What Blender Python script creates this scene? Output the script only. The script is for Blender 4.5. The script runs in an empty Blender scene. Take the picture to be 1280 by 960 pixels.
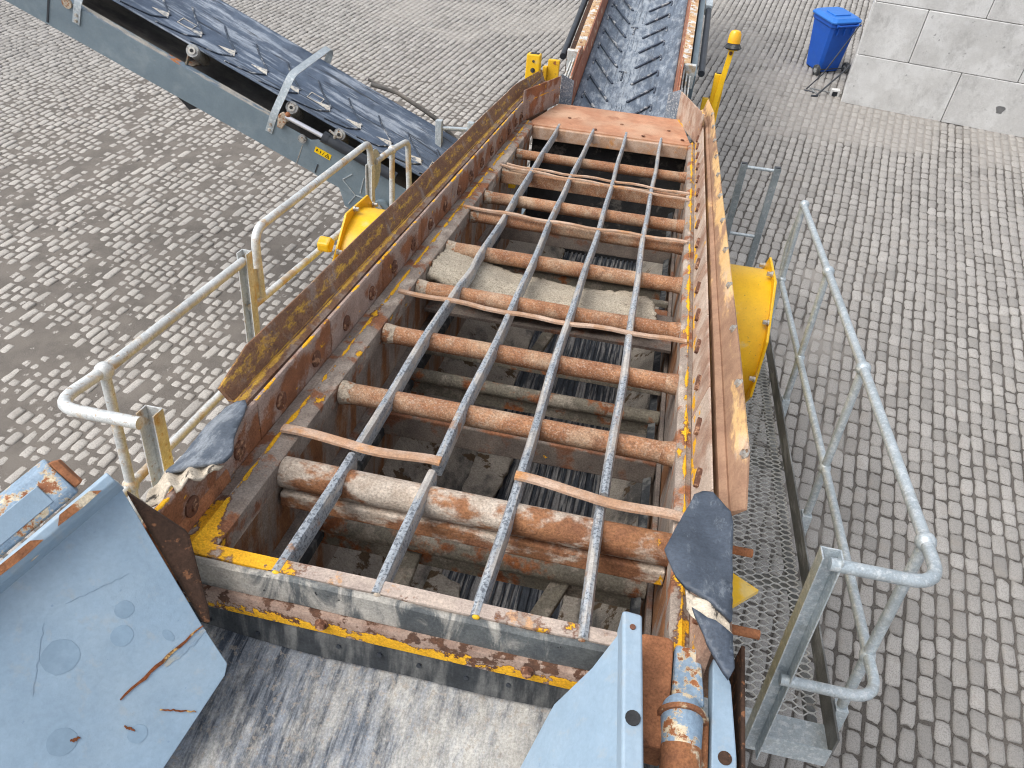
import bpy, math, random
import numpy as np
from mathutils import Vector, Matrix
from mathutils.geometry import delaunay_2d_cdt
random.seed(7); rng = np.random.default_rng(7)
scene = bpy.context.scene
COL = scene.collection

# ------------------------------------------------------------------ camera
cam_data = bpy.data.cameras.new("camera")
cam_data.sensor_fit = 'HORIZONTAL'; cam_data.sensor_width = 36.0; cam_data.lens = 962.0/1280*36
cam_data.clip_start = 0.05; cam_data.clip_end = 2000
cam = bpy.data.objects.new("camera", cam_data); COL.objects.link(cam)
CAMH = 5.25
_r = Vector((0.976, 0.213, 0.044)); _d = Vector((0.178, -0.665, -0.726)); _f = Vector((-0.125, 0.716, -0.687))
_f.normalize(); _r = (_r - _f*_r.dot(_f)).normalized(); _u = _r.cross(_f)
cam.matrix_world = Matrix(((_r.x, _u.x, -_f.x, 0), (_r.y, _u.y, -_f.y, 0), (_r.z, _u.z, -_f.z, CAMH), (0, 0, 0, 1)))
scene.camera = cam

# ------------------------------------------------------------------ sky, sun, exposure
SUN_EL, SUN_AZ = math.radians(58), math.radians(-115)      # azimuth from +Y towards +X
world = bpy.data.worlds.new("World"); scene.world = world; world.use_nodes = True
wn = world.node_tree; wn.nodes.clear()
sky = wn.nodes.new('ShaderNodeTexSky'); sky.sky_type = 'NISHITA'; sky.sun_disc = False
sky.sun_elevation = SUN_EL; sky.sun_rotation = SUN_AZ; sky.air_density = 1.0; sky.dust_density = 4.0; sky.ozone_density = 1.0
hs_ = wn.nodes.new('ShaderNodeHueSaturation'); hs_.inputs['Saturation'].default_value = .32     # thin even cloud
bg = wn.nodes.new('ShaderNodeBackground'); bg.inputs[1].default_value = 0.15
wo = wn.nodes.new('ShaderNodeOutputWorld')
wn.links.new(sky.outputs[0], hs_.inputs['Color']); wn.links.new(hs_.outputs[0], bg.inputs[0]); wn.links.new(bg.outputs[0], wo.inputs[0])
sun_data = bpy.data.lights.new("sun", 'SUN'); sun_data.energy = 1.1; sun_data.angle = math.radians(45); sun_data.color = (1, .965, .91)
sun = bpy.data.objects.new("sun", sun_data); COL.objects.link(sun)
sdir = Vector((math.sin(SUN_AZ)*math.cos(SUN_EL), math.cos(SUN_AZ)*math.cos(SUN_EL), math.sin(SUN_EL)))
sun.rotation_euler = sdir.to_track_quat('Z', 'Y').to_euler()
scene.view_settings.view_transform = 'Standard'; scene.view_settings.look = 'None'
scene.view_settings.gamma = 1; scene.view_settings.use_curve_mapping = False
scene.view_settings.exposure = 0.6
scene.cycles.max_bounces = 6; scene.cycles.diffuse_bounces = 4; scene.cycles.filter_width = 1.1; scene.cycles.glossy_bounces = 2; scene.cycles.adaptive_threshold = .02

# ------------------------------------------------------------------ materials
class NT:
    def __init__(s, name):
        s.m = bpy.data.materials.new(name); s.m.use_nodes = True; s.t = s.m.node_tree; s.t.nodes.clear()
        s.out = s.t.nodes.new('ShaderNodeOutputMaterial'); s.p = s.t.nodes.new('ShaderNodeBsdfPrincipled')
        s.t.links.new(s.p.outputs[0], s.out.inputs[0])
        tc = s.t.nodes.new('ShaderNodeTexCoord'); oi = s.t.nodes.new('ShaderNodeObjectInfo')
        a = s.t.nodes.new('ShaderNodeVectorMath'); a.operation = 'SCALE'; a.inputs[0].default_value = (17, 31, 23)
        s.L(oi.outputs['Random'], a.inputs['Scale'])
        b = s.t.nodes.new('ShaderNodeVectorMath'); b.operation = 'ADD'
        s.L(tc.outputs['Object'], b.inputs[0]); s.L(a.outputs[0], b.inputs[1])
        s.co = b.outputs[0]; s.raw = tc.outputs['Object']; s.rnd = oi.outputs['Random']; s._xyz = None
    def L(s, a, b): s.t.links.new(a, b)
    def N(s, ty): return s.t.nodes.new(ty)
    def put(s, sock, v):
        if hasattr(v, 'is_output'): s.L(v, sock)
        elif isinstance(v, (tuple, list)) and len(v) == 3 and sock.type == 'RGBA': sock.default_value = (*v, 1)
        else: sock.default_value = v
    def math(s, op, a, b=0.0, clamp=False):
        n = s.N('ShaderNodeMath'); n.operation = op; n.use_clamp = clamp
        s.put(n.inputs[0], a); s.put(n.inputs[1], b); return n.outputs[0]
    def stretch(s, st, co=None):
        if st is None: return co or s.co
        n = s.N('ShaderNodeVectorMath'); n.operation = 'MULTIPLY'; s.L(co or s.co, n.inputs[0]); n.inputs[1].default_value = st
        return n.outputs[0]
    def noise(s, scale, detail=5, rough=.6, st=None, co=None, dist=0.0):
        n = s.N('ShaderNodeTexNoise'); s.L(s.stretch(st, co), n.inputs['Vector'])
        n.inputs['Scale'].default_value = scale; n.inputs['Detail'].default_value = min(detail, 6)
        n.inputs['Roughness'].default_value = rough; n.inputs['Distortion'].default_value = dist
        return n.outputs['Fac']
    def step(s, v, lo, hi):
        n = s.N('ShaderNodeMapRange'); n.interpolation_type = 'SMOOTHSTEP'; s.put(n.inputs[0], v)
        n.inputs[1].default_value = lo; n.inputs[2].default_value = hi; n.inputs[3].default_value = 0; n.inputs[4].default_value = 1
        return n.outputs[0]
    def mix(s, f, a, b, mode='MIX'):
        n = s.N('ShaderNodeMix'); n.data_type = 'RGBA'; n.blend_type = mode
        s.put(n.inputs[0], f); s.put(n.inputs[6], a); s.put(n.inputs[7], b); return n.outputs[2]
    def axis(s, i, raw=True):
        if s._xyz is None:
            n = s.N('ShaderNodeSeparateXYZ'); s.L(s.raw, n.inputs[0]); s._xyz = n
        return s._xyz.outputs[i]
    def bump(s, h, strength=.4, dist=.01):
        n = s.N('ShaderNodeBump'); s.L(h, n.inputs['Height']); n.inputs['Strength'].default_value = strength
        n.inputs['Distance'].default_value = dist; s.L(n.outputs[0], s.p.inputs['Normal'])

def surf(name, base, layers=(), rough=.7, metal=0.0, grain=(120, .35), bump=(.35, .004), spec=.3, coarse=(3, .25), dent=0):
    """base: colour or pair; layers: dicts c, s(cale), t(hreshold), w(idth), st(retch), d(etail), band[(axis,centre,half,amp)], rim"""
    k = NT(name)
    def colour(c, sc=9):
        if isinstance(c[0], (tuple, list)):
            return k.mix(k.step(k.noise(sc, 6, .7), .32, .68), c[0], c[1])
        return tuple(c)
    cur = colour(base); hs = k.noise(grain[0], 4, .7); height = hs; rg = rough
    for ly in layers:
        v = k.noise(ly.get('s', 6), ly.get('d', 7), ly.get('r', .62), ly.get('st'), dist=ly.get('dist', 0.0))
        for ax, c, h, amp in ly.get('band', ()):
            dd = k.math('ABSOLUTE', k.math('SUBTRACT', k.axis(ax), c))
            v = k.math('ADD', v, k.math('MULTIPLY', k.math('SUBTRACT', 1.0, k.math('DIVIDE', dd, h), True), amp))
        w = ly.get('w', .02); t = ly['t']
        if 'rim' in ly:
            cur = k.mix(k.math('MULTIPLY', k.step(v, t-.045, t-.01), .85), cur, ly['rim'])
        f = k.step(v, t-w, t+w); a = ly.get('a', 1.0)
        f = k.math('MULTIPLY', f, a) if a < 1 else f
        cur = k.mix(f, cur, colour(ly['c'], ly.get('cs', 14)))
        if 'rough' in ly:
            rg = k.math('ADD', k.math('MULTIPLY', f, ly['rough']-rough), rg)
    g = k.math('ADD', k.math('MULTIPLY', k.math('SUBTRACT', hs, .5), grain[1]*3.8), 1.0)
    g = k.math('MULTIPLY', g, k.math('ADD', k.math('MULTIPLY', k.math('SUBTRACT', k.noise(coarse[0], 5, .6), .5), coarse[1]*3), 1.0))
    cc = k.N('ShaderNodeCombineColor'); [k.L(g, cc.inputs[i]) for i in range(3)]
    cur = k.mix(1.0, cur, cc.outputs[0], 'MULTIPLY')
    k.put(k.p.inputs['Base Color'], cur); k.put(k.p.inputs['Roughness'], rg); k.p.inputs['Metallic'].default_value = metal
    k.p.inputs['Specular IOR Level'].default_value = spec
    if dent: height = k.math('ADD', height, k.math('MULTIPLY', k.noise(4.5, 2, .5), dent))
    k.bump(height, *bump)
    return k.m

DUST = ((.50, .42, .33), (.36, .30, .235)); RUST = ((.36, .135, .052), (.20, .075, .035)); RUSTD = ((.13, .062, .036), (.075, .042, .03))
YEL = ((.78, .42, .02), (.66, .33, .015)); GREYD = ((.23, .20, .19), (.14, .12, .115))
M = {}
M['rust_tube'] = surf('rusty_tube_steel', ((.37, .185, .095), (.245, .11, .057)),
    [dict(c=((.46, .34, .235), (.38, .265, .175)), s=5, t=.54, w=.1, a=.7), dict(c=((.58, .5, .41), (.5, .42, .34)), s=110, t=.57, w=.06, a=.32), dict(c=(.15, .075, .045), s=12, t=.62, w=.06, a=.7)], grain=(150, .6), rough=.85, bump=(.5, .004))
M['rust_strap'] = surf('rusty_strap_steel', ((.44, .27, .17), (.33, .185, .11)), [dict(c=((.55, .42, .33), (.5, .36, .27)), s=9, t=.5, w=.1, a=.8), dict(c=(.55, .23, .05), s=5, t=.6, w=.05, a=.7)], grain=(150, .35), rough=.8)
M['rust_big'] = surf('crusted_front_tube_steel', ((.36, .17, .08), (.2, .09, .05)),
    [dict(c=((.58, .5, .42), (.42, .34, .27)), s=5, t=.5, w=.05, h=1.2, st=(1, 1, 2)), dict(c=YEL, s=7, t=.68, w=.01)], grain=(120, .5), rough=.9, bump=(.7, .008))
M['weld'] = surf('dusty_weld_crust', DUST, [dict(c=(.3, .14, .07), s=30, t=.55, w=.06)], grain=(90, .5), rough=.95, bump=(1, .01))
M['bar'] = surf('scuffed_bar_steel', ((.46, .50, .54), (.35, .39, .43)),
    [dict(c=(.09, .105, .13), s=95, t=.545, w=.05, d=3, a=.75), dict(c=((.62, .58, .52), (.48, .44, .4)), s=9, t=.53, w=.07, st=(3, .6, 3), a=.85), dict(c=(.4, .2, .09), s=7, t=.66, w=.03, a=.7)], grain=(180, .3), rough=.5, metal=.35, spec=.5)
def side_mat(name, sgn):
    fu = -.385 + (-.678 if sgn < 0 else .685)
    return surf(name, ((.34, .285, .24), (.23, .185, .155)),
        [dict(c=RUST, s=8, t=.56, w=.05, a=.9), dict(c=((.56, .48, .4), (.44, .36, .3)), s=6, t=.57, w=.05, st=(1, .4, 1), a=.8),
         dict(c=YEL, s=24, t=.665, w=.012, rim=(.2, .1, .05), band=[(0, fu, .013, .22)], st=(1, .35, 1)),
         dict(c=YEL, s=4, t=.74, w=.012, rim=(.12, .05, .03), band=[(1, .0, .42, .16), (0, fu, .04, .12)])], grain=(160, .45), rough=.85, bump=(.6, .004))
M['rail_l'] = side_mat('flaked_yellow_rail_paint', -1)
M['rail_r'] = side_mat('flaked_yellow_rail_paint_right', 1)  # same colours as the left rail; only the yellow band moves across
M['front_top'] = surf('flaked_yellow_front_paint', ((.52, .43, .36), (.38, .31, .27)),
    [dict(c=YEL, s=3.2, t=.58, w=.012, rim=(.14, .06, .035), band=[(0, -1.08, .34, .24)], d=8, r=.7), dict(c=((.40, .33, .28), (.3, .24, .2)), s=6, t=.62, w=.02, rim=(.16, .07, .04)), dict(c=(.5, .3, .17), s=14, t=.64, w=.04)], grain=(150, .35), rough=.75)
M['front_face'] = surf('worn_front_lip_steel', ((.135, .145, .145), (.075, .083, .088)),
    [dict(c=((.5, .47, .42), (.38, .36, .32)), s=5, t=.54, w=.07, st=(1.6, 1, .5), a=.8, dist=1.2), dict(c=(.03, .03, .032), s=28, t=.67, w=.02), dict(c=((.48, .44, .38), (.4, .37, .32)), s=3, t=.66, w=.04, band=[(0, -1.0, .22, .2)], a=.8)], grain=(150, .35), rough=.6, metal=.25, bump=(.5, .004))
M['ledge'] = surf('flaked_yellow_ledge_paint', ((.40, .30, .24), (.26, .17, .13)),
    [dict(c=RUSTD, s=20, t=.53, w=.03), dict(c=YEL, s=9, t=.585, w=.012, r=.72, rim=(.10, .035, .02), band=[(2, -.155, .04, .13), (2, -.1, .025, -.2)])], grain=(150, .4), rough=.8, bump=(.6, .004))
M['rubber'] = surf('dusty_black_rubber', ((.045, .05, .055), (.025, .028, .032)),
    [dict(c=((.2, .2, .19), (.15, .15, .145)), s=6, t=.56, w=.1, st=(3, 3, .5), a=.7)], grain=(130, .3), rough=.75)
M['flap'] = surf('torn_blue_black_rubber', ((.11, .132, .165), (.07, .088, .115)),
    [dict(c=(.34, .37, .40), s=12, t=.54, w=.08, st=(1, .3, 1), r=.75, a=.6), dict(c=(.015, .018, .022), s=26, t=.66, w=.03)], grain=(120, .25), rough=.55, spec=.45)
M['flap_dark'] = surf('torn_navy_rubber', ((.07, .088, .118), (.045, .058, .08)), [dict(c=(.22, .25, .28), s=16, t=.6, w=.06, st=(1, .4, 1), r=.8, a=.6)], grain=(120, .3), rough=.5, spec=.45)
M['fray'] = surf('frayed_pale_canvas', ((.66, .58, .47), (.45, .39, .31)), [dict(c=(.08, .07, .06), s=30, t=.6, w=.03, st=(1, .3, 1))], grain=(140, .4), rough=.95)
M['liner_l'] = surf('rusty_liner_plate', ((.30, .125, .06), (.20, .085, .045)),
    [dict(c=((.40, .32, .28), (.30, .23, .2)), s=5, t=.53, w=.06, a=.85, band=[(2, .15, .05, .12)]), dict(c=YEL, s=20, t=.68, w=.012, band=[(2, .154, .008, .2)], st=(1, .5, 1))], grain=(160, .5), rough=.85, bump=(.5, .004))
M['liner_r'] = surf('pale_rust_liner_plate', ((.40, .27, .2), (.28, .165, .115)),
    [dict(c=((.55, .46, .38), (.46, .37, .3)), s=5, t=.5, w=.08, a=.8), dict(c=YEL, s=14, t=.66, w=.012, band=[(2, .02, .03, .14)], st=(1, .5, 1))], grain=(170, .45), rough=.85, bump=(.5, .004))
M['bolt_rust'] = surf('rusty_bolt_steel', ((.17, .075, .045), (.1, .05, .035)), [dict(c=(.36, .2, .12), s=40, t=.56, w=.05)], grain=(150, .4), rough=.85)
M['bolt_zinc'] = surf('zinc_bolt_steel', (.5, .48, .44), [dict(c=(.3, .18, .1), s=40, t=.6, w=.05)], rough=.45, metal=.6, grain=(120, .2))
M['flare_l'] = surf('shaded_brown_rusted_flare', ((.24, .13, .075), (.15, .082, .052)),  # shaded side's darker tone put into the colour, over real rust and paint streaks
    [dict(c=((.2, .1, .055), (.15, .075, .045)), s=60, t=.52, w=.05), dict(c=((.62, .38, .05), (.42, .23, .05)), s=34, t=.63, w=.06, st=(1, .3, 1), r=.8, band=[(2, .2, .035, .12), (2, .149, .005, .25)], a=.85), dict(c=(.3, .25, .22), s=7, t=.6, w=.06, band=[(2, .13, .02, .2)], a=.6)], grain=(180, .55), rough=.85, bump=(.5, .004))
M['flare_r'] = surf('sunlit_tan_yellow_flare', ((.70, .46, .225), (.62, .385, .165)),  # sunlit side's paler tan put into the colour; brown wear is real
    [dict(c=((.36, .22, .14), (.27, .155, .1)), s=5, t=.565, w=.06, st=(1, .3, 1), d=8, r=.75, band=[(2, .145, .055, .15), (1, .5, 1.6, .09)]), dict(c=((.55, .44, .35), (.46, .36, .28)), s=6, t=.64, w=.05, st=(1, .3, 1), a=.6)], grain=(170, .25), rough=.7)
M['inner'] = surf('rust_streaked_inner_wall', ((.33, .28, .245), (.22, .18, .155)),
    [dict(c=((.30, .14, .06), (.2, .09, .042)), s=5, t=.52, w=.06, st=(1, 1.4, .35), d=9), dict(c=(.38, .32, .26), s=4, t=.62, w=.08, a=.7)], grain=(150, .45), rough=.9)
M['lower'] = surf('mud_caked_lower_beam', ((.25, .225, .175), (.15, .135, .11)),
    [dict(c=RUST, s=6, t=.57, w=.05), dict(c=((.36, .32, .26), (.3, .26, .21)), s=9, t=.56, w=.05, h=1)], grain=(110, .5), rough=.95, bump=(.8, .008))
M['lower_rust'] = surf('rust_topped_lower_beam', ((.24, .2, .17), (.15, .125, .11)),
    [dict(c=RUST, s=7, t=.60, w=.06, band=[(2, -.43, .02, .12)], a=.8), dict(c=YEL, s=9, t=.7, w=.01)], grain=(130, .5), rough=.9)
M['mud'] = surf('caked_grey_mud', ((.46, .415, .355), (.36, .325, .28)),
    [dict(c=(.13, .125, .12), s=4, t=.58, w=.07, d=9, st=(1, .5, 1)), dict(c=(.13, .09, .055), s=7, t=.6, w=.02)], grain=(100, .45), rough=.95, bump=(.8, .01))
M['sand'] = surf('grey_beige_sand', ((.46, .405, .32), (.38, .33, .26)), [dict(c=(.28, .235, .18), s=60, t=.6, w=.05)], grain=(140, .6), rough=1, bump=(.8, .006))
M['belt_rib'] = surf('ribbed_belt_rubber', ((.06, .07, .085), (.035, .042, .052)), [dict(c=((.36, .35, .34), (.26, .255, .25)), s=7, t=.53, w=.05, st=(4, .25, 1), a=.8)], grain=(120, .3), rough=.6)
M['belt_feed'] = surf('dusty_feed_belt_rubber', ((.055, .068, .092), (.03, .038, .052)),
    [dict(c=((.27, .295, .33), (.19, .21, .24)), s=9, t=.49, w=.10, st=(4, .3, 1), d=9, r=.75, a=.85), dict(c=((.52, .50, .455), (.38, .365, .33)), s=3.2, t=.555, w=.15, st=(2.2, .8, 1), d=10, r=.85, band=[(0, -.15, .55, .12)], a=.85), dict(c=(.3, .26, .22), s=60, t=.6, w=.04, a=.6)], grain=(150, .4), rough=.75)
M['belt_side'] = surf('blue_black_belt_rubber', ((.10, .135, .195), (.06, .085, .13)),
    [dict(c=((.42, .47, .54), (.28, .33, .4)), s=4, t=.55, w=.07, st=(.5, 4, 1), d=9, r=.7, a=.8), dict(c=(.02, .025, .035), s=6, t=.6, w=.03, st=(.3, 5, 1), a=.8)], grain=(130, .25), rough=.55, spec=.45)
M['belt_far'] = surf('slate_blue_belt_rubber', ((.13, .165, .215), (.085, .112, .152)),
    [dict(c=((.42, .46, .50), (.31, .355, .40)), s=9, t=.565, w=.12, st=(2.2, .7, 1), r=.75, band=[(0, -.42, .22, .12)], a=.75), dict(c=(.05, .065, .09), s=7, t=.58, w=.06, st=(5, .3, 1), a=.6)], grain=(120, .25), rough=.6, spec=.4)
M['cleat'] = surf('dark_cleat_rubber', ((.07, .09, .125), (.05, .065, .09)), [dict(c=(.45, .46, .46), s=14, t=.58, w=.06, a=.8)], grain=(120, .25), rough=.6)
M['cleat_dust'] = surf('dust_filled_cleat_corner', ((.66, .62, .54), (.5, .48, .44)), [dict(c=(.2, .22, .25), s=24, t=.56, w=.08)], grain=(120, .3), rough=.9)
M['paint_grey'] = surf('grey_blue_machine_paint', ((.175, .228, .265), (.15, .2, .238)),
    [dict(c=(.26, .31, .34), s=5, t=.6, w=.1, a=.5), dict(c=(.3, .29, .26), s=40, t=.69, w=.03, a=.6)], grain=(90, .1), rough=.48, spec=.45, bump=(.2, .003), coarse=(2, .12), dent=4)
M['paint_edge'] = surf('dirt_on_grey_flange', ((.42, .40, .36), (.3, .29, .27)), [dict(c=(.15, .2, .25), s=9, t=.56, w=.05, st=(.3, 1, 1)), dict(c=(.4, .16, .06), s=4, t=.66, w=.03)], grain=(120, .35), rough=.8)
M['paint_blue'] = surf('light_blue_paint', ((.275, .375, .475), (.245, .34, .435)),
    [dict(c=(.31, .40, .48), s=3, t=.56, w=.14, a=.7), dict(c=(.36, .38, .38), s=22, t=.62, w=.06, a=.35, st=(1, 1, .4)), dict(c=(.2, .29, .4), s=55, t=.69, w=.02, a=.8)], grain=(70, .09), rough=.45, spec=.45, bump=(.3, .003), coarse=(2.2, .14), dent=6)
M['blue_worn'] = surf('flaked_light_blue_paint', ((.27, .36, .46), (.22, .31, .41)),
    [dict(c=((.66, .58, .44), (.55, .45, .31)), s=16, t=.56, w=.02, r=.7), dict(c=RUST, s=13, t=.56, w=.02, rim=(.6, .48, .3), r=.72)], grain=(110, .25), rough=.6)
M['blue_rust'] = surf('rusted_through_blue_paint', ((.33, .14, .06), (.2, .085, .045)),
    [dict(c=((.62, .55, .42), (.5, .42, .3)), s=10, t=.56, w=.03, d=8), dict(c=(.32, .43, .55), s=7, t=.58, w=.02, rim=(.6, .46, .28))], grain=(140, .45), rough=.85, bump=(.6, .005))
M['rust_plain'] = surf('plain_orange_rust', ((.40, .17, .08), (.26, .11, .055)), [dict(c=(.15, .07, .04), s=9, t=.62, w=.06)], grain=(150, .45), rough=.9)
M['rust_dark'] = surf('dark_brown_liner', ((.075, .04, .026), (.045, .026, .018)), [dict(c=(.22, .10, .05), s=40, t=.62, w=.05, band=[(2, 3.34, .05, .14)])], grain=(110, .4), rough=.9)
M['stain'] = surf('damp_stain_on_blue', ((.235, .33, .425), (.22, .31, .40)), [dict(c=(.27, .365, .46), s=12, t=.55, w=.1, a=.5)], grain=(70, .08), rough=.5, bump=(.05, .001))
M['rust_seam'] = surf('rust_seam', ((.26, .075, .025), (.15, .05, .02)), [dict(c=(.6, .38, .14), s=20, t=.6, w=.05)], grain=(140, .5), rough=.95)
M['rust_bleed'] = surf('rust_bleed_on_blue', ((.38, .38, .34), (.29, .36, .42)), [dict(c=(.25, .35, .46), s=9, t=.5, w=.15)], grain=(90, .12), rough=.6)
M['plate_far'] = surf('copper_brown_plate', ((.52, .265, .155), (.42, .195, .11)),
    [dict(c=((.62, .42, .29), (.55, .34, .22)), s=3.5, t=.52, w=.12, a=.75), dict(c=(.3, .13, .07), s=6, t=.63, w=.06, a=.8)], grain=(120, .2), rough=.6)
M['far_rust'] = surf('smooth_brown_skirt', ((.36, .155, .095), (.29, .12, .075)), [dict(c=((.6, .45, .32), (.5, .34, .22)), s=9, t=.6, w=.05)], grain=(120, .25), rough=.7)
M['far_edge'] = surf('speckled_skirt_top', ((.55, .38, .22), (.42, .25, .13)), [dict(c=((.6, .6, .58), (.5, .5, .48)), s=12, t=.53, w=.05), dict(c=(.2, .09, .05), s=30, t=.6, w=.04)], grain=(140, .45), rough=.85)
M['grey_fleck'] = surf('grey_flecked_rubber', ((.22, .26, .31), (.14, .17, .21)), [dict(c=(.4, .42, .44), s=60, t=.55, w=.06)], grain=(140, .4), rough=.8)
M['yellow'] = surf('bright_yellow_paint', ((.86, .52, .008), (.78, .45, .006)), [dict(c=(.25, .17, .04), s=70, t=.66, w=.02, a=.8), dict(c=(.7, .56, .25), s=5, t=.64, w=.05, a=.6)], grain=(90, .08), rough=.38, spec=.5, bump=(.08, .002), coarse=(2, .08))
M['yellow_flat'] = surf('weathered_yellow_paint', ((.80, .50, .03), (.72, .42, .02)), [dict(c=(.35, .2, .05), s=34, t=.62, w=.04, a=.8), dict(c=RUST, s=9, t=.66, w=.02)], grain=(120, .15), rough=.55)
M['galv'] = surf('galvanised_steel', ((.47, .53, .57), (.36, .42, .46)), [dict(c=(.62, .66, .68), s=45, t=.55, w=.06, a=.7), dict(c=(.3, .32, .32), s=12, t=.62, w=.08, a=.6)], grain=(150, .25), rough=.42, metal=.35, spec=.5, bump=(.15, .002))
M['galv_rust'] = surf('rust_stained_galvanised_steel', ((.60, .62, .61), (.48, .51, .52)), [dict(c=(.72, .74, .74), s=40, t=.55, w=.06, a=.6), dict(c=((.42, .27, .12), (.5, .35, .18)), s=7, t=.585, w=.06, a=.75), dict(c=(.33, .2, .09), s=50, t=.62, w=.03, a=.6)], grain=(150, .25), rough=.5, metal=.2, spec=.45, bump=(.2, .002))
M['galv_mid'] = surf('dull_galvanised_steel', ((.27, .31, .33), (.2, .235, .255)), [dict(c=(.38, .41, .43), s=30, t=.58, w=.06, a=.6)], grain=(150, .25), rough=.5, metal=.3)
M['galv_dark'] = surf('weathered_kick_plate_steel', ((.2, .205, .2), (.13, .135, .135)), [dict(c=(.34, .35, .35), s=8, t=.56, w=.06, st=(1, .4, 2))], grain=(150, .25), rough=.5, metal=.4)
M['mesh'] = surf('galvanised_mesh_strand', ((.62, .63, .63), (.5, .52, .52)), [dict(c=(.3, .29, .28), s=9, t=.62, w=.06)], grain=(90, .2), rough=.5, metal=.3)
M['chrome'] = surf('chromed_rod', (.75, .75, .78), rough=.18, metal=.9, grain=(60, .05), bump=(.02, .001))
M['black'] = surf('black_painted_steel', ((.018, .022, .03), (.03, .036, .045)), rough=.4, grain=(90, .15), spec=.5, bump=(.1, .002))
M['dark_in'] = surf('grimy_steel_and_shade', ((.035, .036, .038), (.02, .021, .023)), [dict(c=(.12, .11, .1), s=8, t=.6, w=.06)], rough=.8)  # grimy steel; also paints shade of the rear plate, holes and tube mouths
M['pan'] = surf('dusty_conveyor_pan', ((.13, .125, .12), (.08, .078, .076)), [dict(c=(.24, .22, .195), s=3, t=.55, w=.1, st=(.4, 1, 1))], rough=.85, grain=(90, .3))
M['roller'] = surf('worn_roller_cap', ((.42, .43, .43), (.3, .31, .31)), [dict(c=(.12, .1, .09), s=40, t=.58, w=.05)], rough=.6, metal=.3, grain=(130, .3))
M['sticker'] = surf('yellow_warning_label', (.86, .56, .005), rough=.4, grain=(60, .04), bump=(.02, .001), coarse=(2, .04))
M['print'] = surf('black_print', (.02, .018, .012), rough=.5, grain=(60, .05))
M['amber'] = surf('amber_lens', ((.9, .47, .012), (.86, .42, .01)), rough=.2, grain=(40, .05), spec=.6, bump=(.03, .001))
M['bin'] = surf('blue_moulded_plastic', ((.012, .10, .50), (.010, .085, .44)), [dict(c=(.03, .14, .52), s=9, t=.6, w=.1, a=.5)], rough=.45, grain=(120, .08), spec=.45, bump=(.1, .002), coarse=(2, .08))
M['bin_lid'] = surf('blue_lid_plastic', ((.03, .18, .60), (.025, .16, .54)), rough=.42, grain=(120, .08), spec=.45, bump=(.1, .002), coarse=(2, .06))
M['concrete'] = surf('pale_cast_concrete', ((.60, .595, .58), (.53, .525, .51)),
    [dict(c=(.66, .66, .65), s=2.2, t=.53, w=.1, a=.8), dict(c=(.40, .395, .385), s=3, t=.575, w=.09, d=9, r=.85, a=.65, st=(1, 1, .6)), dict(c=(.68, .68, .675), s=9, t=.58, w=.08, a=.5), dict(c=(.22, .22, .22), s=14, t=.68, w=.03, a=.7)], grain=(70, .13), rough=.9, bump=(.35, .006), coarse=(1.1, .12))
M['stain_dark'] = surf('dark_concrete_patch', ((.2, .2, .2), (.15, .15, .15)), grain=(70, .2), rough=.95)

# drifted sand between and over the cobbles: one height field shared by the sand bed and the stones
_tabs = {}
def vnoise(x, y, sc, seed):
    if seed not in _tabs: _tabs[seed] = np.random.default_rng(seed).random((256, 256))
    T = _tabs[seed]; x = x*sc + 500; y = y*sc + 500; i = np.floor(x).astype(int); j = np.floor(y).astype(int)
    fx = x-i; fy = y-j; fx = fx*fx*(3-2*fx); fy = fy*fy*(3-2*fy); i %= 256; j %= 256; i1 = (i+1) % 256; j1 = (j+1) % 256
    return (T[i,j]*(1-fx)+T[i1,j]*fx)*(1-fy) + (T[i,j1]*(1-fx)+T[i1,j1]*fx)*fy - .5
def sandiness(x, y):
    r2 = ((x+5.4)/5.2)**2 + ((y-4.4)/6.8)**2
    t = np.clip((2.3-r2)/1.9, 0, 1); return t*t*(3-2*t)
def pale(x, y):
    t = np.clip((vnoise(x, y, .38, 5) + .45*vnoise(x, y, 1.3, 6) + .25*vnoise(x, y, 4.1, 7) - .20 + .42*np.exp(-((x-1.9)/.8)**2 - ((y-5.4)/3.4)**2))/.24, 0, 1); return t*t*(3-2*t)*(1-sandiness(x, y))*.8
def sand_z(x, y):
    sd = sandiness(x, y)
    z = -.0075 + .0142*sd + (.004+.001*sd)*vnoise(x, y, .7, 1) + (.005+.004*sd)*vnoise(x, y, 2.1, 2) + (.003+.007*sd)*vnoise(x, y, 6.5, 3) + (.001+.005*sd)*vnoise(x, y, 17, 4)
    z += .013*pale(x, y)
    return z + .006*np.exp(-((x+4.0)/1.3)**2 - ((y-2.6)/1.2)**2)
def sand_colour(k, pos):
    at = k.N('ShaderNodeAttribute'); at.attribute_name = 'sandy'; sd = at.outputs['Fac']
    pl = k.N('ShaderNodeAttribute'); pl.attribute_name = 'pale'
    a = k.mix(k.step(k.noise(1.1, 4, .6, co=pos), .4, .62), (.035, .031, .027), (.075, .067, .06))
    a = k.mix(pl.outputs['Fac'], a, (.34, .32, .295))
    a = k.mix(sd, a, k.mix(k.step(k.noise(3, 3, .6, co=pos), .35, .65), (.085, .075, .065), (.135, .119, .103)))
    return k.mix(k.step(k.noise(170, 2, .7, co=pos), .3, .7), a, k.mix(.4, a, (.3, .275, .25))), sd
def pl_dust(k, pos):
    pl = k.N('ShaderNodeAttribute'); pl.attribute_name = 'pale'; return pl.outputs['Fac']
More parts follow.
